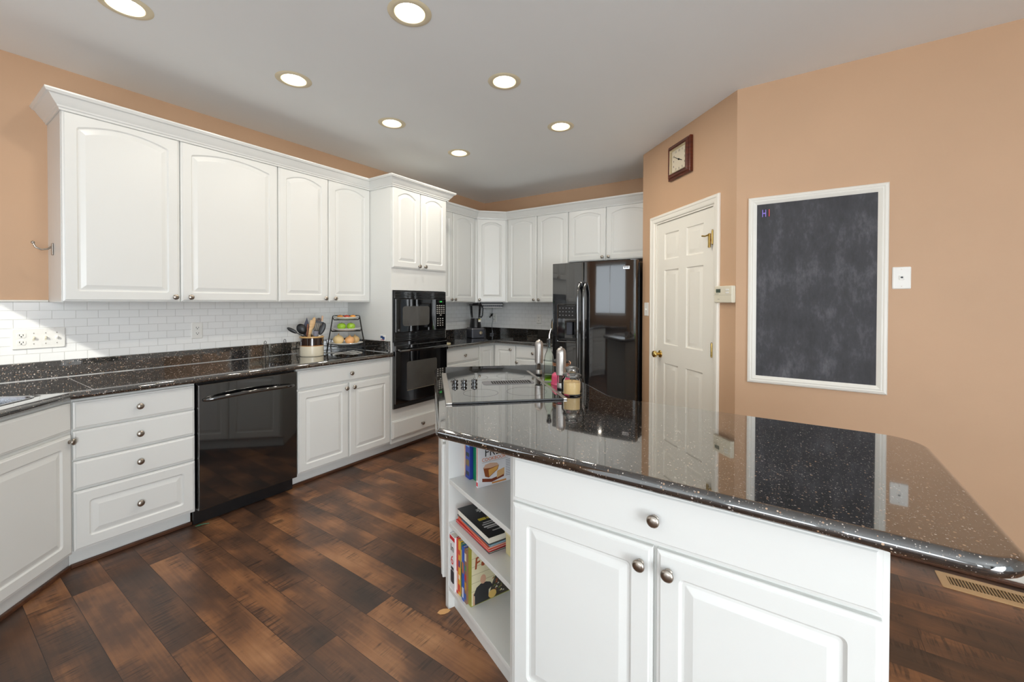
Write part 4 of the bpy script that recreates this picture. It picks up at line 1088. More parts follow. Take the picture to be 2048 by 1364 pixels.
def spine_red(t, th, dep, h):
    m = MB(); m.box(th*0.3, th*0.7, -0.0006, -0.0001, 0.03, h-0.02); m.build('spine_title', paint((196, 120, 112)), t)
    m = MB(); m.box(th*0.12, th*0.88, -0.0007, -0.0001, 0.006, 0.022); m.build('spine_print', paint((220, 60, 70)), t)
G1 = 'cookbooks on the top island shelf'
Z1 = 0.580
book('slim orange book at the far end of the top island shelf', 0.0005, 0.078, Z1, 0.013, 0.17, 0.24, (222, 160, 104), G1, spine=spine_bars([(236, 190, 150)]))
book('dark blue book with picture spine, between orange and green books', 0.016, 0.074, Z1, 0.042, 0.17, 0.235, (44, 62, 150), G1, spine=spine_bars([(28, 40, 60), (120, 96, 50), (30, 44, 40), (110, 160, 220), (24, 34, 60)]))
book('green book standing beside the white cookbook', 0.0605, 0.090, Z1, 0.024, 0.17, 0.245, (22, 132, 84), G1)
book('white cookbook with a sliced cake on its cover', 0.136, 0.064, Z1, 0.016, 0.168, 0.262, (232, 231, 234), G1, art=cake_cover, spine=spine_red)

def flat_book(label, u0, u1, d0, d1, z, th, rgb, name='book', rot=0.0, group='stacked books on the middle island shelf', art=None):
    x, y = shelf_pt((u0+u1)/2, (d0+d1)/2)
    t = thing(name, label, 'book' if name == 'book' else 'magazine', (x, y, z+0.0003), -PI/8+rot, group)
    w_, l_ = (u1-u0)/2, (d1-d0)/2; c = 0.0022 if th > 0.008 else 0.001
    m = MB(); m.box(-w_, w_, -l_, l_, 0, c); m.box(-w_, w_, -l_, l_, th-c, th); m.box(-w_, w_, l_-c, l_, c, th-c); m.build('cover', paint(rgb, 0.35), t)
    p = MB(); p.box(-w_+0.003, w_-0.003, -l_+0.003, l_-c-0.0002, c+0.0001, th-c-0.0001); p.build('pages', M['paper'], t)
    if art: art(t, th, w_, l_)
    return t
def black_art(t, th, w_, l_):
    def top(name, pts, rgb, z=0.0004):
        m = MB(); m.loft([[(x, y, th+0.0001) for x, y in pts], [(x, y, th+z) for x, y in pts]]); m.build(name, paint(rgb), t)
    for k in range(9):
        a = 2*PI*k/9; top('emblem', [(-w_*0.52+0.022*math.cos(a+q)*s, 0.030*math.sin(a+q)*s) for q, s in ((0, 1), (0.25, 0.7), (0, 0.25), (-0.25, 0.7))], (214, 214, 210))
    for a_, b_, c_ in ((-0.055, -0.02, 0), (-0.016, 0.008, 1), (0.012, 0.055, 0)): top('title', [(-w_*0.06+0.003*c_, a_), (w_*0.07, a_), (w_*0.07, b_), (-w_*0.06, b_)], (206, 186, 60))
    for k, (a, b) in enumerate(((0.20, 0.05), (0.30, 0.06), (0.52, 0.055), (0.70, 0.045))): top('cover_line', [(w_*a, -b), (w_*a+0.006, -b), (w_*a+0.006, b), (w_*a, b)], (200, 200, 200))
    top('cover_panel', [(w_*0.42, -0.062), (w_*0.48, -0.062), (w_*0.48, 0.062), (w_*0.42, 0.062)], (230, 230, 228), 0.0003)
Z2 = 0.390; zz = Z2
for lb, u0, u1, d0, d1, th, rgb, nm, rot in (
        ('dark magazine at the very bottom of the middle shelf stack', 0.030, 0.303, 0.030, 0.235, 0.006, (60, 44, 44), 'magazine', 0.0),
        ('red magazine low in the middle shelf stack', 0.022, 0.300, 0.026, 0.232, 0.009, (206, 52, 52), 'magazine', 0.02),
        ('orange and red magazine near the middle of the stack', 0.026, 0.303, 0.030, 0.232, 0.009, (226, 104, 72), 'magazine', -0.02),
        ('pale blue magazine under the grey paperback in the stack', 0.060, 0.302, 0.034, 0.232, 0.006, (96, 182, 212), 'magazine', 0.01),
        ('pale grey paperback directly under the black book', 0.048, 0.300, 0.034, 0.225, 0.010, (214, 212, 206), 'book', -0.01)):
    flat_book(lb, u0, u1, d0, d1, zz, th, rgb, nm, rot); zz += th+0.0006
flat_book('black covered cookbook lying on top of the stack', 0.042, 0.314, 0.022, 0.190, zz, 0.028, (36, 36, 38), 'book', 0.0, art=black_art)
x, y = shelf_pt(0.402, 0.172)
t = thing('storage_box', 'beige box standing beside the stacked books', 'box', (x, y, Z2+0.0003), -PI/8)
m = MB(); m.rbox(-0.070, 0.070, -0.085, 0.085, 0, 0.078, 0.003); m.build('box_body', paint((206, 194, 148), 0.6), t)
m = MB(); m.rbox(-0.073, 0.073, -0.088, 0.088, 0.0785, 0.090, 0.003); m.build('box_lid', paint((222, 212, 172), 0.6), t)

def number_spine(t, th, dep, h):
    m = MB(); m.box(0.0005, th-0.0005, -0.0007, -0.0001, h-0.02, h-0.004); m.build('red_band', paint((206, 40, 48)), t)
    m = MB(); add_text(m, 'In', 0.044, TR(th*0.5, -0.0005, h-0.055) @ RX(PI/2), 0.0002); m.build('title', paint((30, 30, 34)), t)
    m = MB(); add_text(m, '6', 0.056, TR(th*0.5, -0.0005, h-0.108) @ RX(PI/2), 0.0002); m.build('number', paint((214, 50, 56)), t)
    m = MB(); m.loft([[(xx, yy, z_) for xx, z_ in front_loop(th*0.22, th*0.86, 0.03, 0.085, 0.008)] for yy in (-0.0001, -0.0007)]); m.box(th*0.30, th*0.78, -0.0007, -0.0001, 0.088, 0.100); m.build('cooker_picture', paint((52, 52, 58)), t)
def portrait_cover(t, th, dep, h):
    side_shape(t, 'cover_photo', th, [(0.003, 0.003), (dep-0.003, 0.003), (dep-0.003, h-0.003), (0.003, h-0.003)], (222, 214, 178), 0.0003)
    for k in range(5): side_shape(t, 'plank_line', th, [(0.003, 0.060+k*0.034), (dep-0.003, 0.060+k*0.034), (dep-0.003, 0.0615+k*0.034), (0.003, 0.0615+k*0.034)], (166, 154, 118), 0.0005)
    for q in ([(0.018, 0.150), (0.026, 0.150), (0.028, 0.172), (0.042, 0.176), (0.042, 0.182), (0.028, 0.180), (0.030, 0.192), (0.048, 0.196), (0.046, 0.202), (0.022, 0.198)], [(0.050, 0.156), (0.062, 0.154), (0.066, 0.166), (0.058, 0.176), (0.048, 0.170)], [(0.070, 0.152), (0.084, 0.150), (0.086, 0.164), (0.076, 0.170)], [(0.090, 0.146), (0.098, 0.146), (0.104, 0.176), (0.096, 0.178)]):
        side_shape(t, 'brushed_title', th, q, (158, 76, 40), 0.0007)
    for q in ([(0.028, 0.206), (0.036, 0.204), (0.040, 0.226), (0.030, 0.230)], [(0.046, 0.206), (0.056, 0.204), (0.058, 0.224), (0.050, 0.228)]): side_shape(t, 'brushed_title', th, q, (120, 116, 50), 0.0007)
    side_shape(t, 'table_photo', th, [(0.080, 0.003), (dep-0.003, 0.003), (dep-0.003, 0.120), (0.128, 0.112), (0.104, 0.070)], (64, 58, 50), 0.0006)
    for k in range(36):
        yy = 0.100+random.random()*0.085; z_ = 0.008+random.random()*0.090; q = random.uniform(0.005, 0.010); side_shape(t, 'food_photo', th, [(yy, z_), (yy+q*1.6, z_+0.001), (yy+q, z_+q)], random.choice([(206, 190, 70), (120, 130, 60), (170, 90, 50), (214, 208, 190), (90, 84, 78), (180, 150, 110)]), 0.0008+0.00001*k)
    side_shape(t, 'person_picture', th, [(0.010, 0.003), (0.018, 0.003), (0.014, 0.046), (0.020, 0.056), (0.010, 0.050)], (206, 160, 132), 0.0009)
    side_shape(t, 'person_picture', th, [(0.018, 0.003), (0.082, 0.003), (0.084, 0.044), (0.104, 0.056), (0.092, 0.074), (0.072, 0.082), (0.046, 0.082), (0.026, 0.072), (0.012, 0.044), (0.018, 0.040)], (48, 48, 50), 0.0012)
    side_shape(t, 'person_picture', th, [(0.057+0.0135*math.cos(a), 0.098+0.019*math.sin(a)) for a in [2*PI*k/16 for k in range(16)]], (214, 168, 140), 0.0014)
    side_shape(t, 'round_sticker', th, [(0.102+0.019*math.cos(a), 0.020+0.017*math.sin(a)) for a in [2*PI*k/20 for k in range(20)]], (226, 190, 110), 0.0016)
G3 = 'cookbooks on the bottom island shelf'
Z3 = 0.104
book('thick white cookbook with red number on its spine, at the panel', 0.003, 0.004, Z3, 0.050, 0.19, 0.236, (238, 238, 240), G3, spine=number_spine)
rows = [('red paperback next to the thick white cookbook', 0.0535, 0.013, 0.240, (198, 46, 40), [(236, 220, 200)]),
        ('yellow spined cookbook with red fruit, third along the bottom shelf', 0.0672, 0.021, 0.236, (224, 178, 60), [(200, 60, 50), (240, 230, 200), (90, 60, 120), (206, 70, 60)]),
        ('dark green cookbook on the bottom shelf', 0.0888, 0.017, 0.232, (70, 122, 96), [(180, 120, 60), (60, 90, 60), (206, 190, 120)]),
        ('bright blue cookbook on the bottom shelf', 0.1064, 0.018, 0.228, (50, 96, 190), [(220, 226, 236), (200, 120, 60)]),
        ('patterned multicolour cookbook beside the blue one', 0.1250, 0.020, 0.226, (150, 110, 90), [(60, 100, 170), (206, 150, 60), (196, 60, 60), (90, 140, 90), (230, 220, 200)])]
for k, (lb, u, th, h, rgb, sp) in enumerate(rows): book(lb, u, 0.012+0.002*(k % 3), Z3, th, 0.18, h, rgb, G3, spine=spine_bars(sp))
book('cookbook showing a person in a black shirt on its cover', 0.1458, 0.022, Z3, 0.024, 0.200, 0.252, (160, 160, 62), G3, art=portrait_cover)

# ================================================================ things on the long counter
def crock():
    x, y = 0.275, 2.195
    t = thing('utensil_crock', 'cream and brown stoneware crock full of cooking utensils', 'crock', (x, y, CZ1+0.0002))
    R = 0.090
    m = MB(); m.lathe([(0, 0), (R-0.004, 0), (R-0.001, 0.003), (R, 0.006), (R, 0.084)], 40, cap=False); m.build('cream_base', paint((222, 213, 190), 0.3), t)
    m = MB(); m.lathe([(R, 0.0842), (R, 0.090)], 40, cap=False); m.build('amber_line', paint((176, 118, 58), 0.2), t)
    m = MB(); m.lathe([(R, 0.0902), (R, 0.148), (R+0.001, 0.150)], 40, cap=False); m.build('brown_glaze', plain('dark_brown_glaze', (44, 30, 26), 0.08, coat=0.8), t)
    m = MB(); m.lathe([(R+0.001, 0.1502), (R+0.003, 0.153), (R+0.003, 0.160), (R-0.002, 0.163), (R-0.008, 0.160), (R-0.008, 0.008), (0, 0.008)], 40, cap=False); m.build('rim_and_lining', paint((206, 166, 110), 0.25), t)
    zi = CZ1+0.009
    G = 'utensils in the stoneware crock'
    V = Vector((0.557, 0.830))                  # along the view's horizontal
    def ut(label, cat, name, foot, tip, parts):
        # foot, tip given as (along, towards camera, height above counter)
        fpos = Vector((x+V.x*foot[0]+V.y*foot[1], y+V.y*foot[0]-V.x*foot[1], CZ1+foot[2]))
        tpos = Vector((x+V.x*tip[0]+V.y*tip[1], y+V.y*tip[0]-V.x*tip[1], CZ1+tip[2]))
        o = thing(name, label, cat, fpos, 0, G)
        z = (tpos-fpos); L = z.length; z.normalize()
        xx = Vector((V.x, V.y, 0)); xx = (xx-z*xx.dot(z)).normalized(); yy = z.cross(xx)
        R3 = Matrix((xx, yy, z)).transposed().to_4x4()
        for nm, mat, fn in parts: 
            mb_ = MB(); fn(mb_, L, R3); mb_.build(nm, mat, o, ang=45)
    def shaft(a, b, r): return lambda m, L, T: m.tube([(0, 0, L*a), (0, 0, L*b)], r, 10, T)
    def blade(pts, th): 
        def f(m, L, T): m.loft([[(px, -th, L*pz) for px, pz in pts], [(px, th, L*pz) for px, pz in pts]], T)
        return f
    def bowl(w_, a, b, th=0.006):
        def f(m, L, T): m.sphere((0, 0, L*(a+b)/2), 1, 18, 12, T, w_, th, L*(b-a)/2)
        return f
    ut('black slotted turner with angled blade at the back of the crock', 'turner', 'slotted_turner', (0.035, -0.035, 0.012), (-0.046, -0.030, 0.314), [('handle', M['satin'], shaft(0, 0.58, 0.005)), ('blade', paint((40, 36, 62)), blade([(-0.058, 0.56), (0.006, 0.50), (0.008, 1.0), (-0.028, 0.84)], 0.0020))])
    ut('black spoon leaning far out over the rim of the crock', 'spoon', 'cooking_spoon', (0.066, 0.018, 0.084), (-0.180, 0.018, 0.236), [('handle', M['satin'], shaft(0, 0.75, 0.004)), ('bowl', M['satin'], bowl(0.015, 0.70, 1.0, 0.006))])
    ut('wide black ladle head low at the crock rim', 'ladle', 'ladle', (0.045, 0.004, 0.012), (-0.098, 0.004, 0.262), [('handle', M['satin'], shaft(0, 0.72, 0.005)), ('bowl', M['satin'], bowl(0.036, 0.68, 1.0, 0.018))])
    ut('long pale wooden spoon standing tallest in the crock', 'spoon', 'wooden_spoon', (-0.045, -0.010, 0.012), (0.020, -0.008, 0.318), [('handle', M['spoon'], shaft(0, 0.75, 0.006)), ('bowl', M['spoon'], bowl(0.016, 0.66, 1.0, 0.006))])
    ut('pale wooden spatula in the middle of the crock', 'spatula', 'wooden_spatula', (-0.046, 0.046, 0.012), (0.004, 0.046, 0.295), [('handle', M['spoon'], shaft(0, 0.7, 0.006)), ('blade', M['spoon'], blade([(-0.007, 0.6), (0.007, 0.6), (0.014, 0.96), (0.010, 1.0), (-0.012, 1.0)], 0.003))])
    ut('reddish wooden stick beside the slotted turner', 'spoon', 'wooden_stick', (-0.05, -0.024, 0.012), (-0.030, -0.018, 0.262), [('handle', wood('cherry_stick', (150, 92, 66), (186, 126, 92)), shaft(0, 1, 0.0065))])
    def daisy(m, L, T):
        for k in range(9):
            a = -0.5+PI*1.3*k/8; m.tube([(0.012*math.cos(a), 0, L*0.90+0.012*math.sin(a)), (0.030*math.cos(a), -0.006, L*0.90+0.028*math.sin(a))], 0.0045, 8, T)
        m.sphere((0, 0, L*0.90), 0.017, 14, 10, T, 1, 0.5, 1)
    ut('grey toothed pasta fork behind the spatulas', 'pasta fork', 'pasta_fork', (-0.02, -0.055, 0.012), (0.060, -0.052, 0.312), [('handle', M['grey'], shaft(0, 0.86, 0.005)), ('toothed_head', paint((112, 100, 98)), daisy)])
    def slots(m, L, T):
        for k in range(5):
            x0 = -0.028+k*0.0125; m.loft([[(x0, -0.0028, L*0.72), (x0+0.006, -0.0028, L*0.72), (x0+0.006, -0.0028, L*0.94), (x0, -0.0028, L*0.94)], [(x0, 0.0028, L*0.72), (x0+0.006, 0.0028, L*0.72), (x0+0.006, 0.0028, L*0.94), (x0, 0.0028, L*0.94)]], T)
    ut('black slotted spatula facing forward in the crock', 'spatula', 'slotted_spatula', (0.004, -0.018, 0.012), (0.062, -0.016, 0.282), [('handle', M['satin'], shaft(0, 0.66, 0.006)), ('blade', M['satin'], blade([(-0.026, 0.64), (0.022, 0.62), (0.034, 0.72), (0.034, 0.96), (0.028, 1.0), (-0.030, 1.0), (-0.036, 0.95), (-0.036, 0.74)], 0.0022)), ('slots', paint((150, 140, 120)), slots)])
    ut('black oval spoon with pale handle leaning to the fruit stand', 'spoon', 'oval_spoon', (-0.005, 0.046, 0.012), (0.100, 0.036, 0.272), [('handle', M['plate'], shaft(0, 0.62, 0.006)), ('bowl', M['satin'], bowl(0.022, 0.62, 1.0, 0.006))])
    ut('white handled brush standing behind the oval spoon', 'brush', 'pastry_brush', (0.048, -0.033, 0.012), (0.080, -0.030, 0.328), [('handle', M['plate'], shaft(0, 0.86, 0.006)), ('bristles', paint((206, 170, 140)), shaft(0.86, 1.0, 0.007))])
    ut('grey measuring scoop resting at the crock rim', 'scoop', 'measuring_scoop', (0.020, 0.058, 0.012), (0.034, 0.058, 0.206), [('handle', M['grey'], shaft(0, 0.8, 0.005)), ('cup', paint((128, 128, 140)), lambda m, L, T: m.lathe([(0.0, L*0.78), (0.018, L*0.80), (0.022, L), (0.019, L), (0.016, L*0.84)], 16, T))])
crock()

def fruit_stand():
    cx, cy = 0.292, 2.505; V = Vector((0.557, 0.830, 0)); N = Vector((0.830, -0.557, 0))
    rz = math.atan2(V.y, V.x)
    t = thing('plate_stand', 'three-tier dark wire stand holding white plates of fruit and onions', 'plate stand', (cx, cy, CZ1+0.0002), rz)
    tiers = [(0.075, 0.128, 0.150), (0.200, 0.114, 0.128), (0.300, 0.102, 0.112)]
    for sgn in (-1, 1):
        m = MB()
        m.tube([(sgn*0.156, -0.075, 0.004), (sgn*0.150, -0.068, 0.075), (sgn*0.128, -0.045, 0.200), (sgn*0.110, -0.028, 0.318), (sgn*0.106, 0, 0.324), (sgn*0.110, 0.028, 0.318), (sgn*0.128, 0.045, 0.200), (sgn*0.150, 0.068, 0.075), (sgn*0.156, 0.075, 0.004)], 0.004, 8)
        m.build('side_frame', M['wire'], t)
    for z, rr, ww in tiers:
        m = MB()
        for sy in (-1, 1):
            yy = sy*(0.068-(z-0.075)*0.18)
            hw = 0.150-(z-0.075)*0.177
            m.tube([(-hw, yy, z+0.006), (-hw+0.010, yy, z-0.0125), (0, yy*1.0, z-0.0125), (hw-0.010, yy, z-0.0125), (hw, yy, z+0.006)], 0.0032, 8)
        m.build('tier_bar', M['wire'], t)
    m = MB(); m.tube([(-0.107, 0.012, 0.322), (-0.095, 0.070, 0.322), (0, 0.098, 0.321), (0.095, 0.070, 0.322), (0.107, 0.012, 0.322)], 0.0035, 8); m.build('top_bar', M['wire'], t)
    names = (('white plate of onions, lowest on the wire stand', 0), ('white plate of green apples, middle of the wire stand', 1), ('white plate of red fruit, top of the wire stand', 2))
    for lb, k in names:
        z, rr, _ = tiers[k]; rr = (0.142, 0.122, 0.108)[k]
        hw = (0.150-(z-0.075)*0.177)-0.006
        rr = min(rr, hw)
        p = MB(); T = Matrix.Diagonal((1, 0.86, 1, 1))
        p.lathe([(0, 0), (rr*0.62, 0), (rr*0.70, 0.002), (rr*0.93, 0.013), (rr, 0.019), (rr*0.99, 0.0215), (rr*0.90, 0.0155), (rr*0.68, 0.006), (0, 0.005)], 44, T)
        o = p.build('plate', M['ceramic'], None, (cx, cy, CZ1+z-0.0085), rz, 50); tag(o, lb, 'plate', 'plates on the wire stand')
    def at(a, n, z): p = Vector((cx, cy, CZ1+z))+V*a+N*n; return p
    z0 = tiers[0][0]-0.0020
    def onion(label, a, n, r, tint):
        t_ = thing('onion', label, 'onion', at(a, n, z0), random.random()*3, 'onions on the lowest plate')
        mm = plain('onion_skin_%d' % int(r*1000), tint, 0.35, var=0.12, nscale=9)
        m = MB(); m.lathe([(0, 0), (r*0.35, 0.002), (r*0.75, r*0.30), (r*0.97, r*0.68), (r, r*0.95), (r*0.90, r*1.28), (r*0.62, r*1.58), (r*0.28, r*1.74), (r*0.14, r*1.84)], 28); m.build('bulb', mm, t_, ang=60)
        m = MB(); m.tube([(0, 0, r*1.80), (0.002, 0, r*1.95), (0.006, 0.002, r*2.06)], 0.005, 8, rads=[r*0.15, r*0.10, r*0.05]); m.build('dry_neck', paint((206, 160, 100), 0.6), t_)
    onion('yellow onion nearest the crock on the lowest plate', -0.064, 0.026, 0.046, (226, 200, 148))
    onion('orange brown onion in the middle of the lowest plate', 0.027, 0.036, 0.040, (222, 168, 112))
    onion('tan onion at the back of the lowest plate', 0.073, -0.036, 0.039, (218, 184, 128))
    z1 = tiers[1][0]-0.0024
    def fruit(name, label, cat, grp, pos, r, mat, sq=0.88, stem_c=(80, 60, 40)):
        t_ = thing(name, label, cat, pos, random.random()*3, grp)
        m = MB(); pr = []
        for k in range(15):
            a = -PI/2+PI*k/14; rr = math.cos(a)*(1+0.05*math.sin(a)); zz = math.sin(a); dip = -0.16*math.exp(-(rr/0.28)**2) if zz > 0 else 0.10*math.exp(-(rr/0.25)**2)
            pr.append((max(0, rr*r), (zz+dip)*r*sq+r*sq*0.99))
        pr[0] = (0, pr[0][1]); pr[-1] = (0, pr[-1][1]); m.lathe(pr, 26); m.build('flesh', mat, t_, ang=70)
        m = MB(); m.tube([(0, 0, r*sq*1.74), (0.001, 0, r*sq*1.95), (0.004, 0.001, r*sq*2.15)], 0.0016, 6); m.build('stem', paint(stem_c), t_)
    ga = plain('granny_smith_skin', (146, 188, 44), 0.25, var=0.10, nscale=14, coat=0.3)
    fruit('green_apple', 'green apple on the middle plate, nearer the crock', 'apple', 'green apples on the middle plate', at(-0.039, 0.020, z1), 0.037, ga)
    fruit('green_apple', 'green apple on the middle plate, nearer the oven', 'apple', 'green apples on the middle plate', at(0.038, 0.018, z1), 0.037, ga)
    z2 = tiers[2][0]-0.0024
    rd = plain('red_yellow_skin', (186, 70, 44), 0.3, var=0.45, nscale=18); yl = plain('yellow_red_skin', (220, 150, 60), 0.3, var=0.35, nscale=14)
    for k, (a, n, mt, lb) in enumerate(((-0.045, 0.0, yl, 'flat red and yellow fruit at the crock end of the top plate'), (0.002, 0.02, rd, 'flat red fruit in the middle of the top plate'), (0.048, -0.004, yl, 'flat yellow and red fruit at the oven end of the top plate'))):
        fruit('small_fruit', lb, 'fruit', 'red fruit on the top plate', at(a*1.12, n, z2), 0.0255, mt, 0.66, (110, 40, 40))
fruit_stand()

def easel(label, x, y, rz):
    t = thing('plate_easel', label, 'plate easel', (x, y, CZ1+0.0002), rz, 'wire plate easels on the long counter')
    m = MB()
    m.tube([(-0.032, -0.048, 0.022), (-0.032, -0.050, 0.004), (-0.032, -0.025, 0.003), (-0.020, 0.0, 0.03), (-0.006, 0.020, 0.138), (0, 0.022, 0.144), (0.006, 0.020, 0.138), (0.020, 0.0, 0.03), (0.032, -0.025, 0.003), (0.032, -0.050, 0.004), (0.032, -0.048, 0.022)], 0.002, 8)
    m.build('wire_front', M['wire'], t)
    m = MB(); m.tube([(0, 0.020, 0.125), (0, 0.060, 0.003)], 0.002, 8); m.build('back_leg', M['wire'], t)
easel('black wire plate easel standing nearer the sink', 0.225, 1.850, QL-0.5)
easel('black wire plate easel standing nearer the crock', 0.195, 2.015, QL-0.5)

# white cord on the counter
m = MB(); zc = CZ1+0.0035
m.tube([(0.10, 2.31, zc), (0.16, 2.345, zc), (0.25, 2.40, zc), (0.33, 2.47, zc), (0.38, 2.535, zc), (0.35, 2.575, zc+0.002), (0.30, 2.55, zc), (0.33, 2.49, zc+0.007), (0.42, 2.47, zc), (0.46, 2.50, zc), (0.44, 2.56, zc), (0.37, 2.52, zc+0.013), (0.33, 2.43, zc), (0.36, 2.35, zc), (0.38, 2.32, zc)], 0.003, 8)
tag(m.build('charging_cord', M['cord'], ang=60), 'thin white cord looped on the counter under the fruit stand', 'cord')
# little picture standing on the side splash
t = thing('picture_tile', 'small blue and white picture standing against the oven cabinet', 'picture', (0.536, 2.7035, 1.0132))
m = MB(); m.rbox(-0.033, 0.033, 0, 0.008, 0, 0.050, 0.002); m.build('tile_body', M['plate'], t)
m = MB(); m.box(-0.028, 0.004, -0.0006, -0.0001, 0.022, 0.044); m.box(-0.006, 0.028, -0.0006, -0.0001, 0.012, 0.036); m.build('blue_print', paint((52, 84, 140)), t)
m = MB(); m.box(-0.026, 0.020, -0.0007, -0.0001, 0.005, 0.012); m.build('red_print', paint((170, 90, 80)), t)

# ================================================================ back counter
def blender_appliance():
    t = thing('blender', 'dark grey countertop blender with clear jar in the back corner', 'blender', (0.27, 4.34, CZ1+0.0002), PI/4+0.25)
    m = MB(); lo = []
    for hw, hy, z in ((0.082, 0.095, 0.0), (0.088, 0.102, 0.006), (0.088, 0.100, 0.110), (0.084, 0.092, 0.126)): lo.append([(x, y, z) for x, y in front_loop(-hw, hw, -hy, hy, 0.02)])
    m.loft(lo); m.build('motor_base', M['slate'], t, ang=40)
    m = MB(); m.loft([[(x, y, z) for x, y in front_loop(-0.0885, 0.0885, -0.1015, 0.1015, 0.02)] for z in (0.112, 0.118)], None, False, False); m.build('silver_band', M['steel'], t)
    m = MB(); m.lathe([(0.021, 0), (0.021, 0.012), (0.018, 0.016), (0, 0.017)], 24, TR(0.03, -0.1022, 0.066) @ OUT); m.build('dial', M['gold'], t)
    m = MB(); m.lathe([(0.072, 0.127), (0.074, 0.135), (0.066, 0.190), (0.060, 0.236), (0.058, 0.242)], 30); m.build('jar_base', M['satin'], t)
    m = MB(); lo = []
    for hw, z in ((0.048, 0.2425), (0.055, 0.30), (0.062, 0.40)): lo.append([(x, y, z) for x, y in front_loop(-hw, hw, -hw, hw, 0.018)])
    inn = [[(x, y, z) for x, y in front_loop(-hw+0.003, hw-0.003, -hw+0.003, hw-0.003, 0.016)] for hw, z in ((0.062, 0.40), (0.055, 0.30), (0.048, 0.248))]
    m.loft(lo+inn); m.build('jar', M['jar'], t, ang=40)
    m = MB(); m.rbox(-0.066, 0.066, -0.066, 0.066, 0.4005, 0.418, 0.008); m.rbox(-0.03, 0.03, -0.03, 0.03, 0.4185, 0.430, 0.006); m.build('lid', M['satin'], t)
    m = MB(); m.tube([(0.062, 0, 0.395), (0.090, 0, 0.392), (0.100, 0, 0.36), (0.095, 0, 0.28), (0.080, 0, 0.255), (0.052, 0, 0.262)], 0.009, 10); m.build('handle', M['satin'], t)
    m = MB(); m.box(0.012, 0.042, -0.0735, -0.066, 0.200, 0.232); m.build('label_tag', M['plate'], t)
    m = MB(); m.box(0.012, 0.042, -0.0742, -0.0736, 0.226, 0.234); m.build('yellow_tag', paint((214, 204, 60)), t)
blender_appliance()
t = thing('under_cabinet_radio', 'slim black and silver radio mounted under the corner cabinet', 'radio', (0.27, 4.68, 1.285), PI/4)
m = MB(); m.rbox(-0.15, 0.15, 0.0, 0.11, 0.0, 0.070, 0.006); m.build('casing', M['satin'], t)
m = MB(); m.rbox(-0.148, 0.148, -0.006, -0.0005, 0.040, 0.045, 0.001); m.build('silver_strip', M['steel'], t)
m = MB(); m.rbox(-0.12, 0.148, -0.006, -0.0005, 0.005, 0.010, 0.001); m.build('silver_strip', M['steel'], t)
m = MB()
for k in range(9): m.rbox(-0.10+k*0.026, -0.088+k*0.026, -0.004, -0.0005, 0.018, 0.030, 0.001)
m.build('keypad', M['slate'], t)
t = thing('radio_cord', 'grey cord hanging from the radio with a knotted black tie', 'cord', (0.160, 4.820, 0.0))
m = MB(); m.tube([(0.03, -0.02, 1.286), (0.012, 0, 1.24), (0.0, 0.01, 1.18), (0.012, 0.02, 1.12), (-0.004, 0.012, 1.04), (0.004, 0.012, 0.975)], 0.003, 8); m.build('cable', M['grey'], t)
m = MB(); m.tube([(-0.028, 0.0, 1.150), (-0.012, -0.008, 1.170), (0.006, 0, 1.180), (0.026, -0.004, 1.205)], 0.008, 8, rads=[0.009, 0.006, 0.011, 0.005]); m.tube([(-0.01, 0.004, 1.20), (0.004, -0.004, 1.18), (0.014, 0.0, 1.168)], 0.007, 8); m.build('black_tie', M['satin'], t)
m = MB(); m.rbox(-0.026, 0.024, -0.006, 0.022, 0.9145, 0.936, 0.006); m.tube([(0.004, 0.012, 0.975), (0.012, 0.01, 0.95), (0.004, 0.006, 0.936)], 0.008, 8); m.build('plug', M['grey'], t)
t = thing('round_tray', 'round pale wooden tray with dark rim behind the refrigerator edge', 'tray', (1.315, 4.74, CZ1+0.181))
T = RX(PI/2-0.18)
m = MB(); m.lathe([(0, 0), (0.172, 0), (0.172, 0.012), (0, 0.012)], 48, T); m.build('tray_board', M['board'], t)
m = MB(); m.ring([(0.1725, -0.003), (0.180, -0.003), (0.180, 0.018), (0.1725, 0.018)], 48, T); m.build('dark_rim', M['wire'], t)
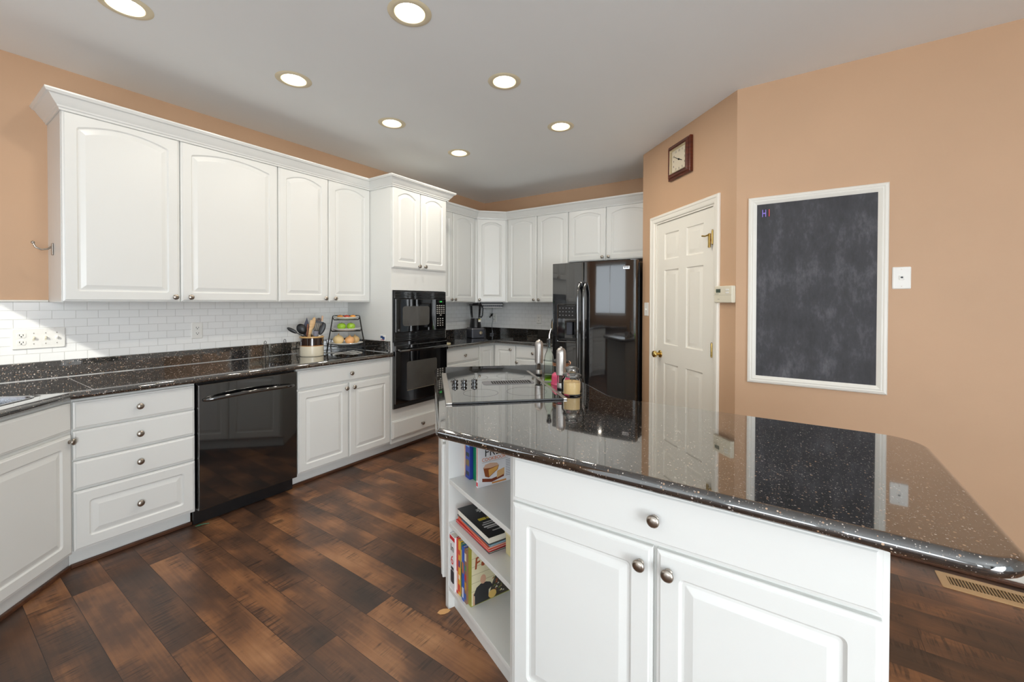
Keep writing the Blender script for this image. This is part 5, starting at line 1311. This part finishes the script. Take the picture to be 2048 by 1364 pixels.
m = MB(); m.rbox(-0.05, 0.05, -0.035, 0.035, 0, 0.022, 0.004); tag(m.build('note_pad', paint((206, 196, 160), 0.7), None, (0.57, 3.47, CZ1+0.0003), 0.2), 'small beige pad on the counter beside the oven tower', 'note pad')

# ================================================================ floor things
def register():
    t = thing('floor_register', 'tan metal floor vent under the chalkboard wall', 'floor vent', (4.186, 3.078, 0))
    w_, d_ = 0.345, 0.146
    f = MB(); lo = []
    f.loft([[(x, y, z) for x, y in front_loop(i, w_-i, i, d_-i, 0.006)] for i, z in ((0, 0.0004), (0, 0.003), (0.004, 0.006))], None, False, False)
    a0, a1, b0, b1 = 0.034, w_-0.034, 0.034, d_-0.034
    f.loft([[(x, y, 0.006) for x, y in front_loop(0.004, w_-0.004, 0.004, d_-0.004, 0.006)], [(x, y, 0.006) for x, y in front_loop(a0, a1, b0, b1, 0.002)], [(x, y, 0.002) for x, y in front_loop(a0, a1, b0, b1, 0.002)]], None, False, False)
    f.build('frame', M['register'], t)
    b = MB(); b.box(a0-0.003, a1+0.003, b0-0.003, b1+0.003, 0.0004, 0.0012); b.build('duct_shade_sheet', M['slot'], t)  # dark slab for the shade of the duct; the floor has no hole
    s_ = MB(); n = 24
    for k in range(n):
        x = a0+(a1-a0)*(k+0.5)/n; s_.box(x-0.0016, x+0.0016, b0, b1, 0.0013, 0.0058)
    s_.build('slats', M['register'], t)
register()
m = MB(); T = TR(2.325, 1.600, 0.006) @ RZ(0.9) @ RX(0.5)
m.loft([[(0.030*s*c, 0.011*q*c, 0.0012*k) for s, q in ((-1, 0), (-0.6, -0.8), (0, -1), (0.6, -0.7), (1, 0), (0.6, 0.7), (0, 1), (-0.6, 0.8))] for k, c in ((0, 0.96), (1, 1.0))], T)
tag(m.build('dry_leaf', paint((186, 140, 88), 0.7)), 'small dry leaf on the floor beside the bookshelf', 'leaf')
m = MB(); m.tube([(0.60, 1.268, 0.004), (0.615, 1.285, 0.006), (0.605, 1.305, 0.004), (0.625, 1.31, 0.010), (0.612, 1.275, 0.012), (0.628, 1.33, 0.004)], 0.0016, 6)
tag(m.build('twist_tie', paint((70, 140, 110))), 'green scrap of twist tie at the foot of the dishwasher', 'twist tie')
